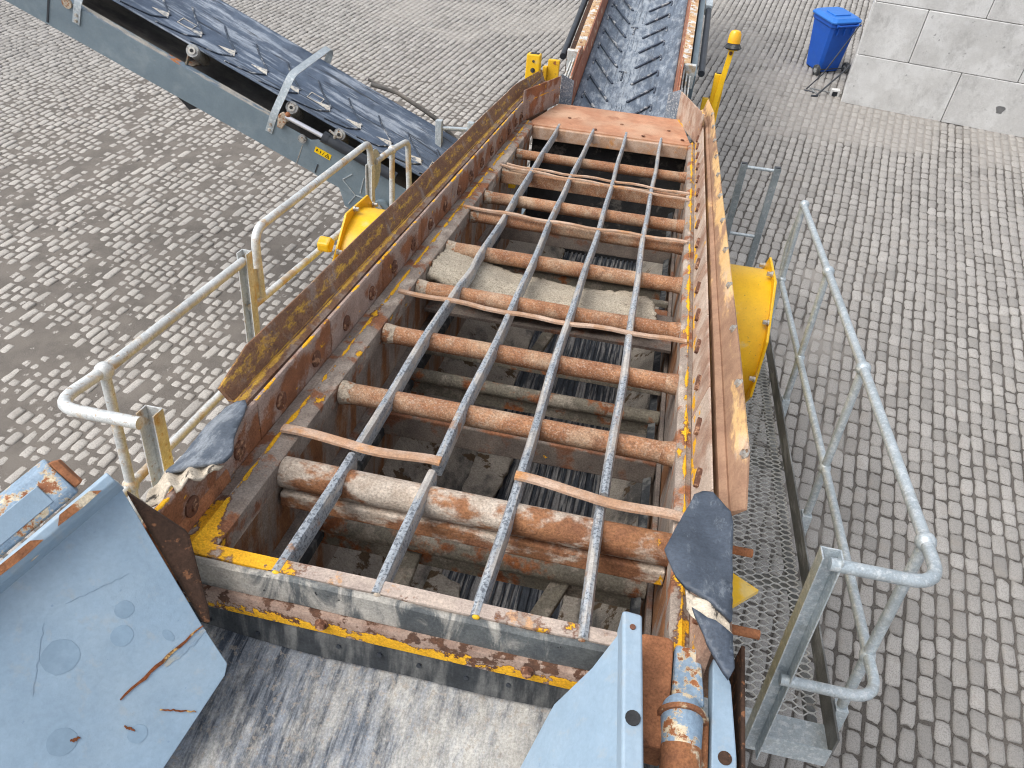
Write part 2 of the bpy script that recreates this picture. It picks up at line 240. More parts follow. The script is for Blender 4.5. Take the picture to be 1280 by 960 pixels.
def cobble_mat():
    k = NT('granite_cobble'); pos = k.N('ShaderNodeNewGeometry').outputs['Position']
    sp = k.N('ShaderNodeSeparateXYZ'); k.L(pos, sp.inputs[0])
    at = k.N('ShaderNodeAttribute'); at.attribute_name = 'tone'; lv = k.N('ShaderNodeAttribute'); lv.attribute_name = 'level'
    sand, sd = sand_colour(k, pos)
    stone = k.mix(at.outputs['Fac'], (.28, .268, .252), (.43, .412, .39))
    stone = k.mix(k.math('MULTIPLY', sd, .8), stone, k.mix(at.outputs['Fac'], (.40, .375, .345), (.54, .51, .47)))
    gr = k.noise(120, 3, .75, co=pos)
    stone = k.mix(k.step(gr, .44, .62), stone, k.mix(.5, stone, (.12, .115, .11)))
    stone = k.mix(k.math('MULTIPLY', pl_dust(k, pos), .5), stone, (.36, .34, .315))
    stone = k.mix(k.math('MULTIPLY', k.step(k.noise(5, 3, .7, co=pos), .52, .7), .35), stone, (.30, .27, .235))
    fine = k.math('MULTIPLY', k.math('SUBTRACT', k.noise(30, 3, .65, co=pos), .42), .014)
    lev = k.math('ADD', lv.outputs['Fac'], fine)
    m = k.step(k.math('SUBTRACT', lev, sp.outputs[2]), -.0012, .0012)
    k.put(k.p.inputs['Base Color'], k.mix(m, stone, sand)); k.p.inputs['Roughness'].default_value = .85; k.p.inputs['Specular IOR Level'].default_value = .3
    k.bump(gr, .45, .004)
    return k.m
M['cobble'] = cobble_mat()
def bed_mat():
    k = NT('joint_sand'); pos = k.N('ShaderNodeNewGeometry').outputs['Position']
    c, sd = sand_colour(k, pos)
    k.put(k.p.inputs['Base Color'], c); k.p.inputs['Roughness'].default_value = .95
    k.bump(k.noise(90, 2, .7, co=pos), .6, .006); return k.m
M['bed'] = bed_mat()
ROW = math.radians(10.2)          # the paving rows run this far off the machine's axis
def outer_ground_mat():
    k = NT('distant_paving'); pos = k.N('ShaderNodeNewGeometry').outputs['Position']
    mp = k.N('ShaderNodeMapping'); k.L(pos, mp.inputs[0]); mp.inputs['Rotation'].default_value = (0, 0, ROW - math.pi/2)
    br = k.N('ShaderNodeTexBrick'); k.L(mp.outputs[0], br.inputs['Vector'])
    br.inputs['Scale'].default_value = 1; br.inputs['Brick Width'].default_value = .165; br.inputs['Row Height'].default_value = .114; br.inputs['Mortar Size'].default_value = .008
    br.inputs['Color1'].default_value = (.33, .32, .31, 1); br.inputs['Color2'].default_value = (.46, .445, .42, 1); br.inputs['Mortar'].default_value = (.1, .09, .08, 1)
    k.put(k.p.inputs['Base Color'], br.outputs[0]); k.p.inputs['Roughness'].default_value = .9; return k.m
M['outer'] = outer_ground_mat()

# ------------------------------------------------------------------ mesh helpers
class MB:
    def __init__(s): s.v = []; s.f = []
    def add(s, vs, fs):
        o = len(s.v); s.v += [tuple(v) for v in vs]; s.f += [tuple(i+o for i in f) for f in fs]; return s
    def box(s, x0, x1, y0, y1, z0, z1):
        return s.add([(x0,y0,z0),(x1,y0,z0),(x1,y1,z0),(x0,y1,z0),(x0,y0,z1),(x1,y0,z1),(x1,y1,z1),(x0,y1,z1)],
                     [(0,3,2,1),(4,5,6,7),(0,1,5,4),(1,2,6,5),(2,3,7,6),(3,0,4,7)])
    def bar(s, a, b, w, h, up=(0,0,1)):
        a, b = Vector(a), Vector(b); d = (b-a).normalized(); x = d.cross(Vector(up)).normalized(); z = x.cross(d)
        vs = [p + x*sx*w/2 + z*sz*h/2 for p in (a, b) for sx, sz in ((-1,-1),(1,-1),(1,1),(-1,1))]
        return s.add(vs, [(0,1,2,3),(7,6,5,4),(0,4,5,1),(1,5,6,2),(2,6,7,3),(3,7,4,0)])
    def tube(s, pts, r, n=14, cap=True, radii=None):
        pts = [Vector(p) for p in pts]; m = len(pts); rings = []
        d0 = (pts[1]-pts[0]).normalized(); ref = Vector((0,0,1)) if abs(d0.z) < .9 else Vector((1,0,0))
        x = d0.cross(ref).normalized()
        for i, p in enumerate(pts):
            d = (pts[min(i+1,m-1)]-pts[max(i-1,0)]).normalized()
            x = (x - d*x.dot(d)).normalized(); y = d.cross(x); rr = radii[i] if radii else r
            rings.append([p + x*math.cos(2*math.pi*k/n)*rr + y*math.sin(2*math.pi*k/n)*rr for k in range(n)])
        vs = [v for rg in rings for v in rg]; fs = []
        for i in range(m-1):
            for k in range(n):
                fs.append((i*n+k, i*n+(k+1)%n, (i+1)*n+(k+1)%n, (i+1)*n+k))
        if cap: fs += [tuple(range(n-1,-1,-1)), tuple((m-1)*n+k for k in range(n))]
        return s.add(vs, fs)
    def ball(s, c, r, n=10, sq=(1,1,1)):
        vs = [(c[0], c[1], c[2]-r*sq[2])]; fs = []; m = 6
        for i in range(1, m):
            a = math.pi*i/m
            for k in range(n):
                b = 2*math.pi*k/n; vs.append((c[0]+r*sq[0]*math.sin(a)*math.cos(b), c[1]+r*sq[1]*math.sin(a)*math.sin(b), c[2]-r*sq[2]*math.cos(a)))
        vs.append((c[0], c[1], c[2]+r*sq[2]))
        for k in range(n): fs.append((0, 1+(k+1)%n, 1+k))
        for i in range(m-2):
            for k in range(n): fs.append((1+i*n+k, 1+i*n+(k+1)%n, 1+(i+1)*n+(k+1)%n, 1+(i+1)*n+k))
        t = len(vs)-1; b0 = 1+(m-2)*n
        for k in range(n): fs.append((b0+k, b0+(k+1)%n, t))
        return s.add(vs, fs)
    def prism(s, poly, fn, t0, t1):
        """poly of (a,b) extruded from t0 to t1; fn(a,b,t)->xyz"""
        n = len(poly); vs = [fn(a,b,t0) for a,b in poly] + [fn(a,b,t1) for a,b in poly]
        return s.add(vs, [tuple(range(n-1,-1,-1)), tuple(range(n,2*n))] + [(i,(i+1)%n,n+(i+1)%n,n+i) for i in range(n)])
    def extrude(s, prof, ts, fn):
        """open or closed profile swept over stations ts"""
        n = len(prof); vs = [fn(a,b,t) for t in ts for a,b in prof]; fs = []
        for i in range(len(ts)-1):
            for k in range(n): fs.append((i*n+k, i*n+(k+1)%n, (i+1)*n+(k+1)%n, (i+1)*n+k))
        fs += [tuple(range(n-1,-1,-1)), tuple((len(ts)-1)*n+k for k in range(n))]
        return s.add(vs, fs)
    def build(s, name, mat, parent=None, smooth=False, bevel=0, seg=2, solid=0, fix=True, **props):
        me = bpy.data.meshes.new(name); me.from_pydata(s.v, [], s.f); me.update()
        if fix:
            import bmesh
            bm = bmesh.new(); bm.from_mesh(me); bmesh.ops.recalc_face_normals(bm, faces=bm.faces); bm.to_mesh(me); bm.free()
        me.materials.append(M[mat] if isinstance(mat, str) else mat)
        o = bpy.data.objects.new(name, me); COL.objects.link(o)
        if parent is not None: o.parent = parent
        if smooth:
            for p in me.polygons: p.use_smooth = True
            me.set_sharp_from_angle(angle=math.radians(38))
        if solid:
            md = o.modifiers.new('solid', 'SOLIDIFY'); md.thickness = solid; md.offset = 0
        if bevel:
            md = o.modifiers.new('bevel', 'BEVEL'); md.width = bevel; md.segments = seg; md.limit_method = 'ANGLE'
        for kk, vv in props.items(): o[kk] = vv
        return o
def empty(name, label, cat, loc=(0,0,0), rot=(0,0,0), group=None):
    o = bpy.data.objects.new(name, None); COL.objects.link(o); o.location = loc; o.rotation_euler = rot; o.empty_display_size = .2
    o['label'] = label; o['category'] = cat
    if group: o['group'] = group
    return o
def tag(o, label, cat, group=None):
    o['label'] = label; o['category'] = cat
    if group: o['group'] = group
    return o
def copy_at(o, loc, parent=None):
    c = o.copy(); COL.objects.link(c); c.parent = parent if parent is not None else o.parent; c.location = loc; return c
def fillet(pts, r, n=7):
    pts = [Vector(p) for p in pts]; out = [pts[0]]
    for i in range(1, len(pts)-1):
        p = pts[i]; a = (pts[i-1]-p); b = (pts[i+1]-p); ra = min(r, a.length*.49, b.length*.49)
        p0 = p + a.normalized()*ra; p1 = p + b.normalized()*ra
        for k in range(n+1):
            t = k/n; out.append(p0*(1-t)**2 + p*2*t*(1-t) + p1*t*t)
    out.append(pts[-1]); return out
def patch(outline, res, fn, jitter=0.0):
    """triangulated sheet inside a 2D outline, lifted by fn(a,b)"""
    xs = [p[0] for p in outline]; ys = [p[1] for p in outline]; pts = []
    def dense(o):
        r = []
        for i, p in enumerate(o):
            q = o[(i+1) % len(o)]; m = max(1, int(math.dist(p, q)/res))
            for k in range(m): r.append((p[0]+(q[0]-p[0])*k/m + random.uniform(-jitter, jitter), p[1]+(q[1]-p[1])*k/m + random.uniform(-jitter, jitter)))
        return r
    ol = dense(outline); n = len(ol); pts = [Vector(p) for p in ol]
    def inside(x, y):
        c = False; j = n-1
        for i in range(n):
            if (ol[i][1] > y) != (ol[j][1] > y) and x < (ol[j][0]-ol[i][0])*(y-ol[i][1])/(ol[j][1]-ol[i][1]) + ol[i][0]: c = not c
            j = i
        return c
    y = min(ys)+res/2
    while y < max(ys):
        x = min(xs)+res/2
        while x < max(xs):
            if inside(x, y): pts.append(Vector((x, y)))
            x += res
        y += res
    r = delaunay_2d_cdt(pts, [], [list(range(n))], 1, 1e-5)
    m = MB(); m.add([fn(v[0], v[1]) for v in r[0]], [tuple(f) for f in r[2]]); return m
def hexbolt(r, h, n=6):
    """bolt head standing on z=0"""
    m = MB(); m.tube([(0,0,-.002),(0,0,h*.25)], r*1.35, 14); m.tube([(0,0,h*.2),(0,0,h)], r, n); return m
def orient(o, zdir):
    o.rotation_euler = Vector(zdir).to_track_quat('Z', 'Y').to_euler()

# ------------------------------------------------------------------ the paved yard
S10 = math.radians(10.9)
DECK_O = (0, 1.041, 3.4); DECK_R = (-S10, 0, 0)          # frame of the sloping screen: x across, y down the slope, z up from it
ground = MB().add([(-250,-150,-.03),(250,-150,-.03),(250,400,-.03),(-250,400,-.03)], [(0,1,2,3)]).build('ground', 'outer', fix=False, kind='structure')
YARD = [(-16,9.5),(-16,15.5),(-4,20),(9.5,24.5),(10.5,20),(6.5,3),(3.6,-.6),(-5,-1.2)]
def in_poly(x, y, P):
    c = np.zeros(x.shape, bool); j = len(P)-1
    for i in range(len(P)):
        (xi, yi), (xj, yj) = P[i], P[j]
        if yi != yj: c ^= ((yi > y) != (yj > y)) & (x < (xj-xi)*(y-yi)/(yj-yi)+xi)
        j = i
    return c
def sand_bed():
    h = .05; xs = np.arange(-16, 10.6, h); ys = np.arange(-1.3, 24.6, h); X, Y = np.meshgrid(xs, ys, indexing='ij')
    Z = sand_z(X, Y); n, m = X.shape; I = np.arange(n*m).reshape(n, m)
    cx, cy = X[:-1,:-1]+h/2, Y[:-1,:-1]+h/2; k = in_poly(cx.ravel(), cy.ravel(), YARD)
    q = np.stack([I[:-1,:-1], I[1:,:-1], I[1:,1:], I[:-1,1:]], -1).reshape(-1, 4)[k]
    used, inv = np.unique(q, return_inverse=True); q = inv.reshape(-1, 4)
    V = np.stack([X.ravel(), Y.ravel(), Z.ravel()], -1)[used]
    me = bpy.data.meshes.new('joint_sand'); me.vertices.add(len(V)); me.vertices.foreach_set('co', V.ravel())
    me.loops.add(q.size); me.loops.foreach_set('vertex_index', q.ravel().astype(np.int32)); me.polygons.add(len(q))
    me.polygons.foreach_set('loop_start', (np.arange(len(q))*4).astype(np.int32)); me.update(calc_edges=True)
    me.polygons.foreach_set('use_smooth', np.ones(len(q), bool))
    at = me.attributes.new('sandy', 'FLOAT', 'POINT'); at.data.foreach_set('value', sandiness(V[:,0], V[:,1]).astype(np.float32))
    at = me.attributes.new('pale', 'FLOAT', 'POINT'); at.data.foreach_set('value', pale(V[:,0], V[:,1]).astype(np.float32))
    me.materials.append(M['bed']); o = bpy.data.objects.new('joint_sand', me); COL.objects.link(o); o.parent = ground; o['kind'] = 'stuff'
sand_bed()
WALL_A = Vector((2.949, 13.694, 0)); WALL_D = Vector((.983, -.179, 0)).normalized(); WALL_N = Vector((.179, .983, 0)).normalized()
def cobbles():
    rd = np.array([math.sin(ROW), math.cos(ROW)]); cd = np.array([math.cos(ROW), -math.sin(ROW)])
    C = []; Ls = []; Ws = []
    a = -24.0; pitch = .114
    while a < 14:
        b = -4.0 + rng.uniform(0, .2); n = 240; lf = a < -2.2
        run = np.clip(rng.normal(.138 if lf else .188, .026, n), .10 if lf else .13, .26); run[rng.random(n) < (.09 if lf else .03)] = .26
        e = b + np.concatenate([[0], np.cumsum(run)[:-1]]) + run/2
        wav = .02*np.sin(e*.45 + 1) + .012*np.sin(e*1.3+a)
        C.append(np.outer(np.full(n, a)+wav, cd) + np.outer(e, rd)); Ls.append(run); Ws.append(np.full(n, pitch)*rng.uniform(.96, 1.02, n)); a += pitch
    C = np.concatenate(C); Ls = np.concatenate(Ls); Ws = np.concatenate(Ws)
    keep = in_poly(C[:,0], C[:,1], [(x*.985, y*.985) for x, y in YARD])
    rel = C - np.array([WALL_A.x, WALL_A.y]); wa = rel@np.array([WALL_D.x, WALL_D.y]); wb = rel@np.array([WALL_N.x, WALL_N.y])
    keep &= ~((wa > .05) & (wb > .06) & (wb < .75)) & ~((wa > .9) & (wb > .06))
    C, Ls, Ws = C[keep], Ls[keep], Ws[keep]; n = len(C)
    # outline: 10 points of a rounded, uneven rectangle
    base = np.array([(-.5,-.32),(-.40,-.5),(0,-.5),(.40,-.5),(.5,-.32),(.5,.32),(.40,.5),(0,.5),(-.40,.5),(-.5,.32)])
    J = base[None] + rng.normal(0, .034, (n,10,2))
    gap = rng.uniform(.009, .018, n) + .007*sandiness(C[:,0], C[:,1])
    gl = (J[:,:,1]*(Ls-gap)[:,None]); gw = (J[:,:,0]*(Ws-gap)[:,None])
    th = rng.normal(0, .035, n); c, s_ = np.cos(th)[:,None], np.sin(th)[:,None]
    gw, gl = gw*c - gl*s_, gw*s_ + gl*c
    X = lambda k: C[:,None,0] + gw*k*cd[0] + gl*k*rd[0]
    Y = lambda k: C[:,None,1] + gw*k*cd[1] + gl*k*rd[1]
    zt = rng.normal(0, 1, n)[:,None]*(.0022 + .0045*sandiness(C[:,0], C[:,1])[:,None]); tilt = rng.normal(0, .025, (n,2))
    def ring(k, z): return np.stack([X(k), Y(k), z + zt + gw*k*tilt[:,:1] + gl*k*tilt[:,1:]], -1)
    r0 = ring(1.0, -.02); r1 = ring(1.0, -.003); r2 = ring(.86, .0085); r3 = ring(.5, .0135)
    ct = np.stack([C[:,0], C[:,1], .0145 + zt[:,0]], -1)[:,None]
    V = np.concatenate([r0, r1, r2, r3, ct], 1)                     # n,41,3
    F = []
    for q in range(3):
        for i in range(10): F.append((q*10+i, q*10+(i+1)%10, (q+1)*10+(i+1)%10, (q+1)*10+i))
    T = [(30+i, 30+(i+1)%10, 40) for i in range(10)]
    tone = np.clip(rng.normal(.5, .22, n), 0, 1)
    # pick the 300 that show largest
    P = C; d = np.sqrt(P[:,0]**2 + P[:,1]**2 + CAMH**2)
    f3 = np.array(_f); r3v = np.array(_r); u3 = np.array(_u); Q = np.column_stack([P, np.full(n, -CAMH)])
    z = Q@f3; px = 640 + 962*(Q@r3v)/z; py = 480 - 962*(Q@u3)/z
    vis = (z > .1) & (px > 4) & (px < 1276) & (py > 4) & (py < 956)
    vis &= ((px > 1065) & (py > 250)) | ((px < 250) & (py < 600-.5*px) & (py > 130 + px*.3))
    score = np.where(vis, 1/d**3, 0); pick = np.argsort(-score)[:300]; pk = np.zeros(n, bool); pk[pick] = True
    def mesh(idx, name):
        m = len(idx); me = bpy.data.meshes.new(name); vv = V[idx].reshape(-1, 3)
        off = (np.arange(m)*41)[:,None,None]
        q = (np.array(F)[None] + off).reshape(-1, 4); t = (np.array(T)[None] + off).reshape(-1, 3)
        loops = np.concatenate([q.ravel(), t.ravel()])
        me.vertices.add(len(vv)); me.vertices.foreach_set('co', vv.ravel())
        me.loops.add(len(loops)); me.loops.foreach_set('vertex_index', loops.astype(np.int32))
        st = np.concatenate([np.arange(len(q))*4, len(q)*4 + np.arange(len(t))*3]); me.polygons.add(len(st))
        me.polygons.foreach_set('loop_start', st.astype(np.int32))
        me.update(calc_edges=True); me.validate()
        me.polygons.foreach_set('use_smooth', np.ones(len(me.polygons), bool))
        at = me.attributes.new('tone', 'FLOAT', 'POINT'); at.data.foreach_set('value', np.repeat(tone[idx], 41).astype(np.float32))
        lv = me.attributes.new('level', 'FLOAT', 'POINT'); lv.data.foreach_set('value', sand_z(vv[:,0], vv[:,1]).astype(np.float32))
        sa = me.attributes.new('sandy', 'FLOAT', 'POINT'); sa.data.foreach_set('value', sandiness(vv[:,0], vv[:,1]).astype(np.float32))
        pa = me.attributes.new('pale', 'FLOAT', 'POINT'); pa.data.foreach_set('value', pale(vv[:,0], vv[:,1]).astype(np.float32))
        me.materials.append(M['cobble']); o = bpy.data.objects.new(name, me); COL.objects.link(o); o.parent = ground; return o
    for i in pick: mesh(np.array([i]), 'cobblestone')
    o = mesh(np.where(~pk)[0], 'cobblestones'); o['kind'] = 'stuff'
cobbles()

# ------------------------------------------------------------------ concrete block wall
def wall():
    L, Hh, Dp = 1.592, .795, .8
    def mk():
        m = MB(); c = .010; 
        prof = [(c,0),(L-c,0),(L,c),(L,Hh-c),(L-c,Hh),(c,Hh),(0,Hh-c),(0,c)]
        ins = [(c+.004,.008),(L-c-.004,.008),(L-.008,c+.004),(L-.008,Hh-c-.004),(L-c-.004,Hh-.008),(c+.004,Hh-.008),(.008,Hh-c-.004),(.008,c+.004)]
        vs = [(a, 0, b) for a, b in ins] + [(a, .008, b) for a, b in prof] + [(a, Dp-.008, b) for a, b in prof] + [(a, Dp, b) for a, b in ins]
        fs = [tuple(range(7,-1,-1)), tuple(range(24,32))]
        for q in range(3):
            for i in range(8): fs.append((q*8+i, q*8+(i+1)%8, (q+1)*8+(i+1)%8, (q+1)*8+i))
        return m.add(vs, fs)
    def half():
        m = mk(); m.v = [((x if x < .8 else x-.8), y, z) for x, y, z in m.v]; return m
    rz = math.atan2(WALL_D.y, WALL_D.x); nm = ['bottom', 'middle', 'top']
    nth = ['the left corner end', 'second from the left corner', 'third from the left corner', 'fourth from the left corner']
    full = None; hm = None
    for r in range(3):
        x = 0
        for j in range(4):
            h = (r == 1 and j == 0)
            if h: o = half().build('concrete_block', 'concrete')
            elif full is None: full = o = mk().build('concrete_block', 'concrete')
            else: o = full.copy(); COL.objects.link(o)
            o.location = WALL_A + WALL_D*(x + random.uniform(.002, .006)) + WALL_N*random.uniform(0, .012) + Vector((0, 0, r*.803+.002)); o.rotation_euler = (0, 0, rz)
            tag(o, f"{'short square' if h else 'long'} pale concrete block in the {nm[r]} course of the wall, {nth[j]}", 'concrete block', 'blocks of the concrete wall')
            if r == 0 and j == 1:
                pts = [(.74+.075*(1+.25*math.sin(3*a)+.12*math.sin(7*a))*math.cos(a)*.8, .36+.075*(1+.25*math.cos(2*a))*math.sin(a)) for a in [i*.35 for i in range(18)]]
                MB().prism(pts, lambda a, b, t: (a, t, b), -.004, .004).build('damp_patch', 'stain_dark', o)
            x += .8 if h else 1.6
wall()

# ------------------------------------------------------------------ wheelie bin and tools by the wall
def wheelie_bin():
    e = empty('wheelie_bin', 'blue plastic wheelie bin with closed lid beside the end of the concrete wall', 'bin', (2.66, 14.76, 0), (0, 0, math.radians(28))); e.scale = (.93, .93, .93)
    # local: x along the wheel side (0..0.58), y away from it (0..0.72)
    def ring(x0, x1, y0, y1, z, c=.05): return [(x0+c,y0,z),(x1-c,y0,z),(x1,y0+c,z),(x1,y1-c,z),(x1-c,y1,z),(x0+c,y1,z),(x0,y1-c,z),(x0,y0+c,z)]
    m = MB(); rs = [ring(.06,.52,.12,.60,.03), ring(.055,.525,.11,.61,.10), ring(.01,.57,.03,.70,.86), ring(-.01,.59,.01,.72,.88), ring(-.01,.59,.01,.72,.95)]
    vs = [v for r in rs for v in r]; fs = [tuple(range(7,-1,-1)), tuple(32+i for i in range(8))]
    for q in range(4):
        for i in range(8): fs.append((q*8+i, q*8+(i+1)%8, (q+1)*8+(i+1)%8, (q+1)*8+i))
    b = m.add(vs, fs).build('body', 'bin', e, bevel=.008)
    for x in (.14, .29, .44): MB().box(x-.012, x+.012, .0, .03, .74, .86).build('rib', 'bin', b, bevel=.004)
    m = MB(); rs = [ring(-.035,.615,-.02,.76,.955,.06), ring(-.035,.615,-.02,.76,.985,.06), ring(.02,.56,.05,.70,1.03,.08)]
    vs = [v for r in rs for v in r]; fs = [tuple(range(7,-1,-1)), tuple(16+i for i in range(8))]
    for q in range(2):
        for i in range(8): fs.append((q*8+i, q*8+(i+1)%8, (q+1)*8+(i+1)%8, (q+1)*8+i))
    l = m.add(vs, fs).build('lid', 'bin_lid', e, bevel=.008)
    MB().box(.12, .46, .2, .5, 1.025, 1.05).build('raised_panel', 'bin_lid', l, bevel=.008)
    MB().tube([(.04,-.06,.93),(.54,-.06,.93)], .016, 10).box(.06,.10,-.06,.01,.915,.945).box(.48,.52,-.06,.01,.915,.945).build('handle', 'bin', e, smooth=True)
    MB().tube([(-.02,.06,.1),(.60,.06,.1)], .012, 8).build('axle', 'black', e, smooth=True)
    for x in (-.035, .615):
        w = MB().tube([(x-.028,.06,.1),(x-.02,.06,.1),(x+.02,.06,.1),(x+.028,.06,.1)], .1, 20, radii=[.085,.1,.1,.085]).build('wheel', 'rubber', e, smooth=True)
        MB().tube([(x-.036,.06,.1),(x+.036,.06,.1)], .045, 14).build('hub', 'roller', w, smooth=True)
wheelie_bin()
def tools():
    m = MB().tube([(2.40, 14.02, .03), (2.6, 14.06, .3), (3.05, 14.6, 1.0)], .011, 8)
    m.tube([(2.36, 14.0, .012), (2.45, 13.98, .012), (2.52, 13.93, .012)], .014, 6); e = tag(m.build('long_steel_rod', 'black', smooth=True), 'long thin black rod leaning in front of the blue bin', 'rod')
    m = MB().tube([(2.56, 13.82, .02), (2.93, 14.12, .36), (3.02, 14.22, .44)], .015, 8).tube([(2.47, 13.78, .015), (2.58, 13.80, .015)], .016, 6)
    tag(m.build('thick_steel_rod', 'black', smooth=True), 'thicker black rod with a foot, leaning on the end of the concrete wall', 'rod')
    m = MB().bar((2.47, 14.10, .02), (2.57, 13.86, .02), .03, .03).bar((2.5, 14.08, .025), (2.85, 14.0, .025), .02, .02)
    tag(m.build('steel_angle_scrap', 'roller', bevel=.003), 'bent piece of grey steel lying between the two rods', 'scrap steel')
    e = empty('steel_hinge_block', 'small white hollow block on the paving at the corner of the wall', 'block', (2.86, 13.93, 0))
    MB().box(-.07,-.045,-.05,.05,0,.12).box(.045,.07,-.05,.05,0,.12).box(-.0445,.0445,-.05,.05,.09,.12).build('shell', 'concrete', e, bevel=.004)
    MB().box(-.04,.04,-.02,.045,.001,.088).build('core', 'black', e)
tools()

# ------------------------------------------------------------------ screen box
box = empty('screen_box', 'rusty yellow vibrating screen box with a grid of tubes and bars sloping away', 'screen box', DECK_O, DECK_R)
CU = -.385
def sx(d, s): return CU + s*d                     # distance from the centre line -> across coordinate
LEN = 5.17
def sides():
    for s, nm in ((-1, 'l'), (1, 'r')):
        fn = lambda a, b, t: (sx(a, s), t, b)
        # square frame rail, soft inner edge
        MB().extrude([(.62,-.085),(.62,-.008),(.63,.0),(.672,.004),(.682,.010),(.69,.004),(.725,.0),(.725,-.085)] if s < 0 else [(.655,-.085),(.655,-.008),(.664,.0),(.678,.004),(.686,.009),(.693,.004),(.706,.0),(.706,-.085)], [i*LEN/24 for i in range(25)], fn).build('frame_rail', 'rail_'+nm, box, smooth=True)
        # liner plates, each with bolts
        edges = [-.04, .52, 1.12, 1.72, 2.32, 2.92, 3.52, 4.12, 4.72, 5.18]
        for i in range(9):
            a, b = edges[i]+.003, edges[i+1]-.003
            o = MB().extrude([(.727,-.08),(.727+random.uniform(0,.002),.142),(.733,.152),(.745,.152),(.745,-.08)] if s < 0 else [(.708,-.08),(.708,.002),(.737,.142),(.741,.152),(.7455,.152),(.7455,-.08)], [a, (a+b)/2, b], fn).build('liner_plate', 'liner_'+nm, box, bevel=.002)
            nb = 2
            for k in range(nb):
                v = a + (b-a)*(.25+.5*k)
                m = MB().tube([(0,0,-.004),(0,0,.006),(0,0,.009)], .032, 18, radii=[.033,.033,.026]).tube([(0,0,.008),(0,0,.016)], .013, 8)
                if s > 0: m = MB().prism([(-.034,-.010),(.022,-.012),(.036,0),(.022,.012),(-.034,.010)], lambda p, q, t: (q, p, t), -.003, .014)
                bo = m.build('bolt', 'bolt_rust', o, smooth=(s < 0), bevel=0 if s < 0 else .003)
                bo.location = (sx(.727 if s < 0 else .722, s), v, .058 if s < 0 else .07); bo.rotation_euler = (0, -s*math.pi/2, 0)
                if s > 0: bo.rotation_euler = (0, -math.pi/2 + .2, 0)
                bo.rotation_euler.rotate_axis('Z', random.uniform(-.3, .3) if s < 0 else -.55)
        # folded top flare
        prof = [(.747,-.2),(.747,.06),(.757,.05),(.765,.138),(.772,.142),(.792,.150),(.800,.146),(.838,.236),(.845,.243),(.852,.240),(.815,.135),(.800,.12),(.80,-.2)]
        st = [.50 + (6.35-.50)*i/30 for i in range(31)] if s < 0 else [.44 + (5.9-.44)*i/30 for i in range(31)]
        def ff(a, b, t):
            if t < .62 and b > .15: b = .15 + (b-.15)*max(.15, math.sin(min(1, max(0, (t-.46)/.16))*math.pi/2))
            if s > 0 and a > .765: a = .765 + (a-.765)*(.84 - .3*max(0, min(1, (t-1.2)/3.5)))
            if t > 5.3: a = a - (t-5.3)*.05; b = b - max(0, t-5.3)*.04
            return (sx(a, s), t, b + .0025*math.sin(t*5+s))
        fl = MB().extrude(prof, st, ff).build('flare_plate', 'flare_'+nm, box, smooth=True)
        # outer side plate
        MB().extrude([(.752,-.95),(.752,-.19),(.797,-.19),(.797,-.95)], [.12, 2, 4, 5.6], fn).build('side_plate', 'yellow_flat', box, bevel=.004)
        if s > 0:
            for v in [.62+.42*i for i in range(12)]:
                bo = hexbolt(.013, .014).build('flare_bolt', 'bolt_zinc', fl); bo.location = (sx(.765 + .073*(.84 - .3*max(0, min(1, (v-1.2)/3.5))), s), v, .231); orient(bo, (-1, 0, .4))
        # dark inner wall with a clamping ledge
        iw = 0 if s < 0 else .033
        w = MB().extrude([(.625+iw,-.087),(.64+iw,-.087),(.66,-1.1),(.645,-1.1)], [.02, 2.5, 5.0], fn).build('inner_wall', 'inner', box)
        MB().extrude([(.60+iw,-.33),(.632+iw*.6,-.33),(.632+iw*.6,-.36),(.60+iw,-.36)], [.1, 2.5, 4.9], fn).build('clamp_ledge', 'lower_rust', w, bevel=.004)
        MB().extrude([(.60,-.52),(.632,-.50),(.632,-.56),(.60,-.56)], [.1, 2.5, 4.9], fn).build('rubber_strip', 'rubber', w)
        # crooked end plate at the near corner
        o = MB().extrude([(.70,-.16),(.72,.03),(.76,.11),(.80,.085),(.81,-.16)], ([-.10, -.02, .14, .3] if s < 0 else [.02, .14, .3]), fn).build('corner_plate', 'rust_plain' if s < 0 else 'liner_r', box, bevel=.005)
sides()
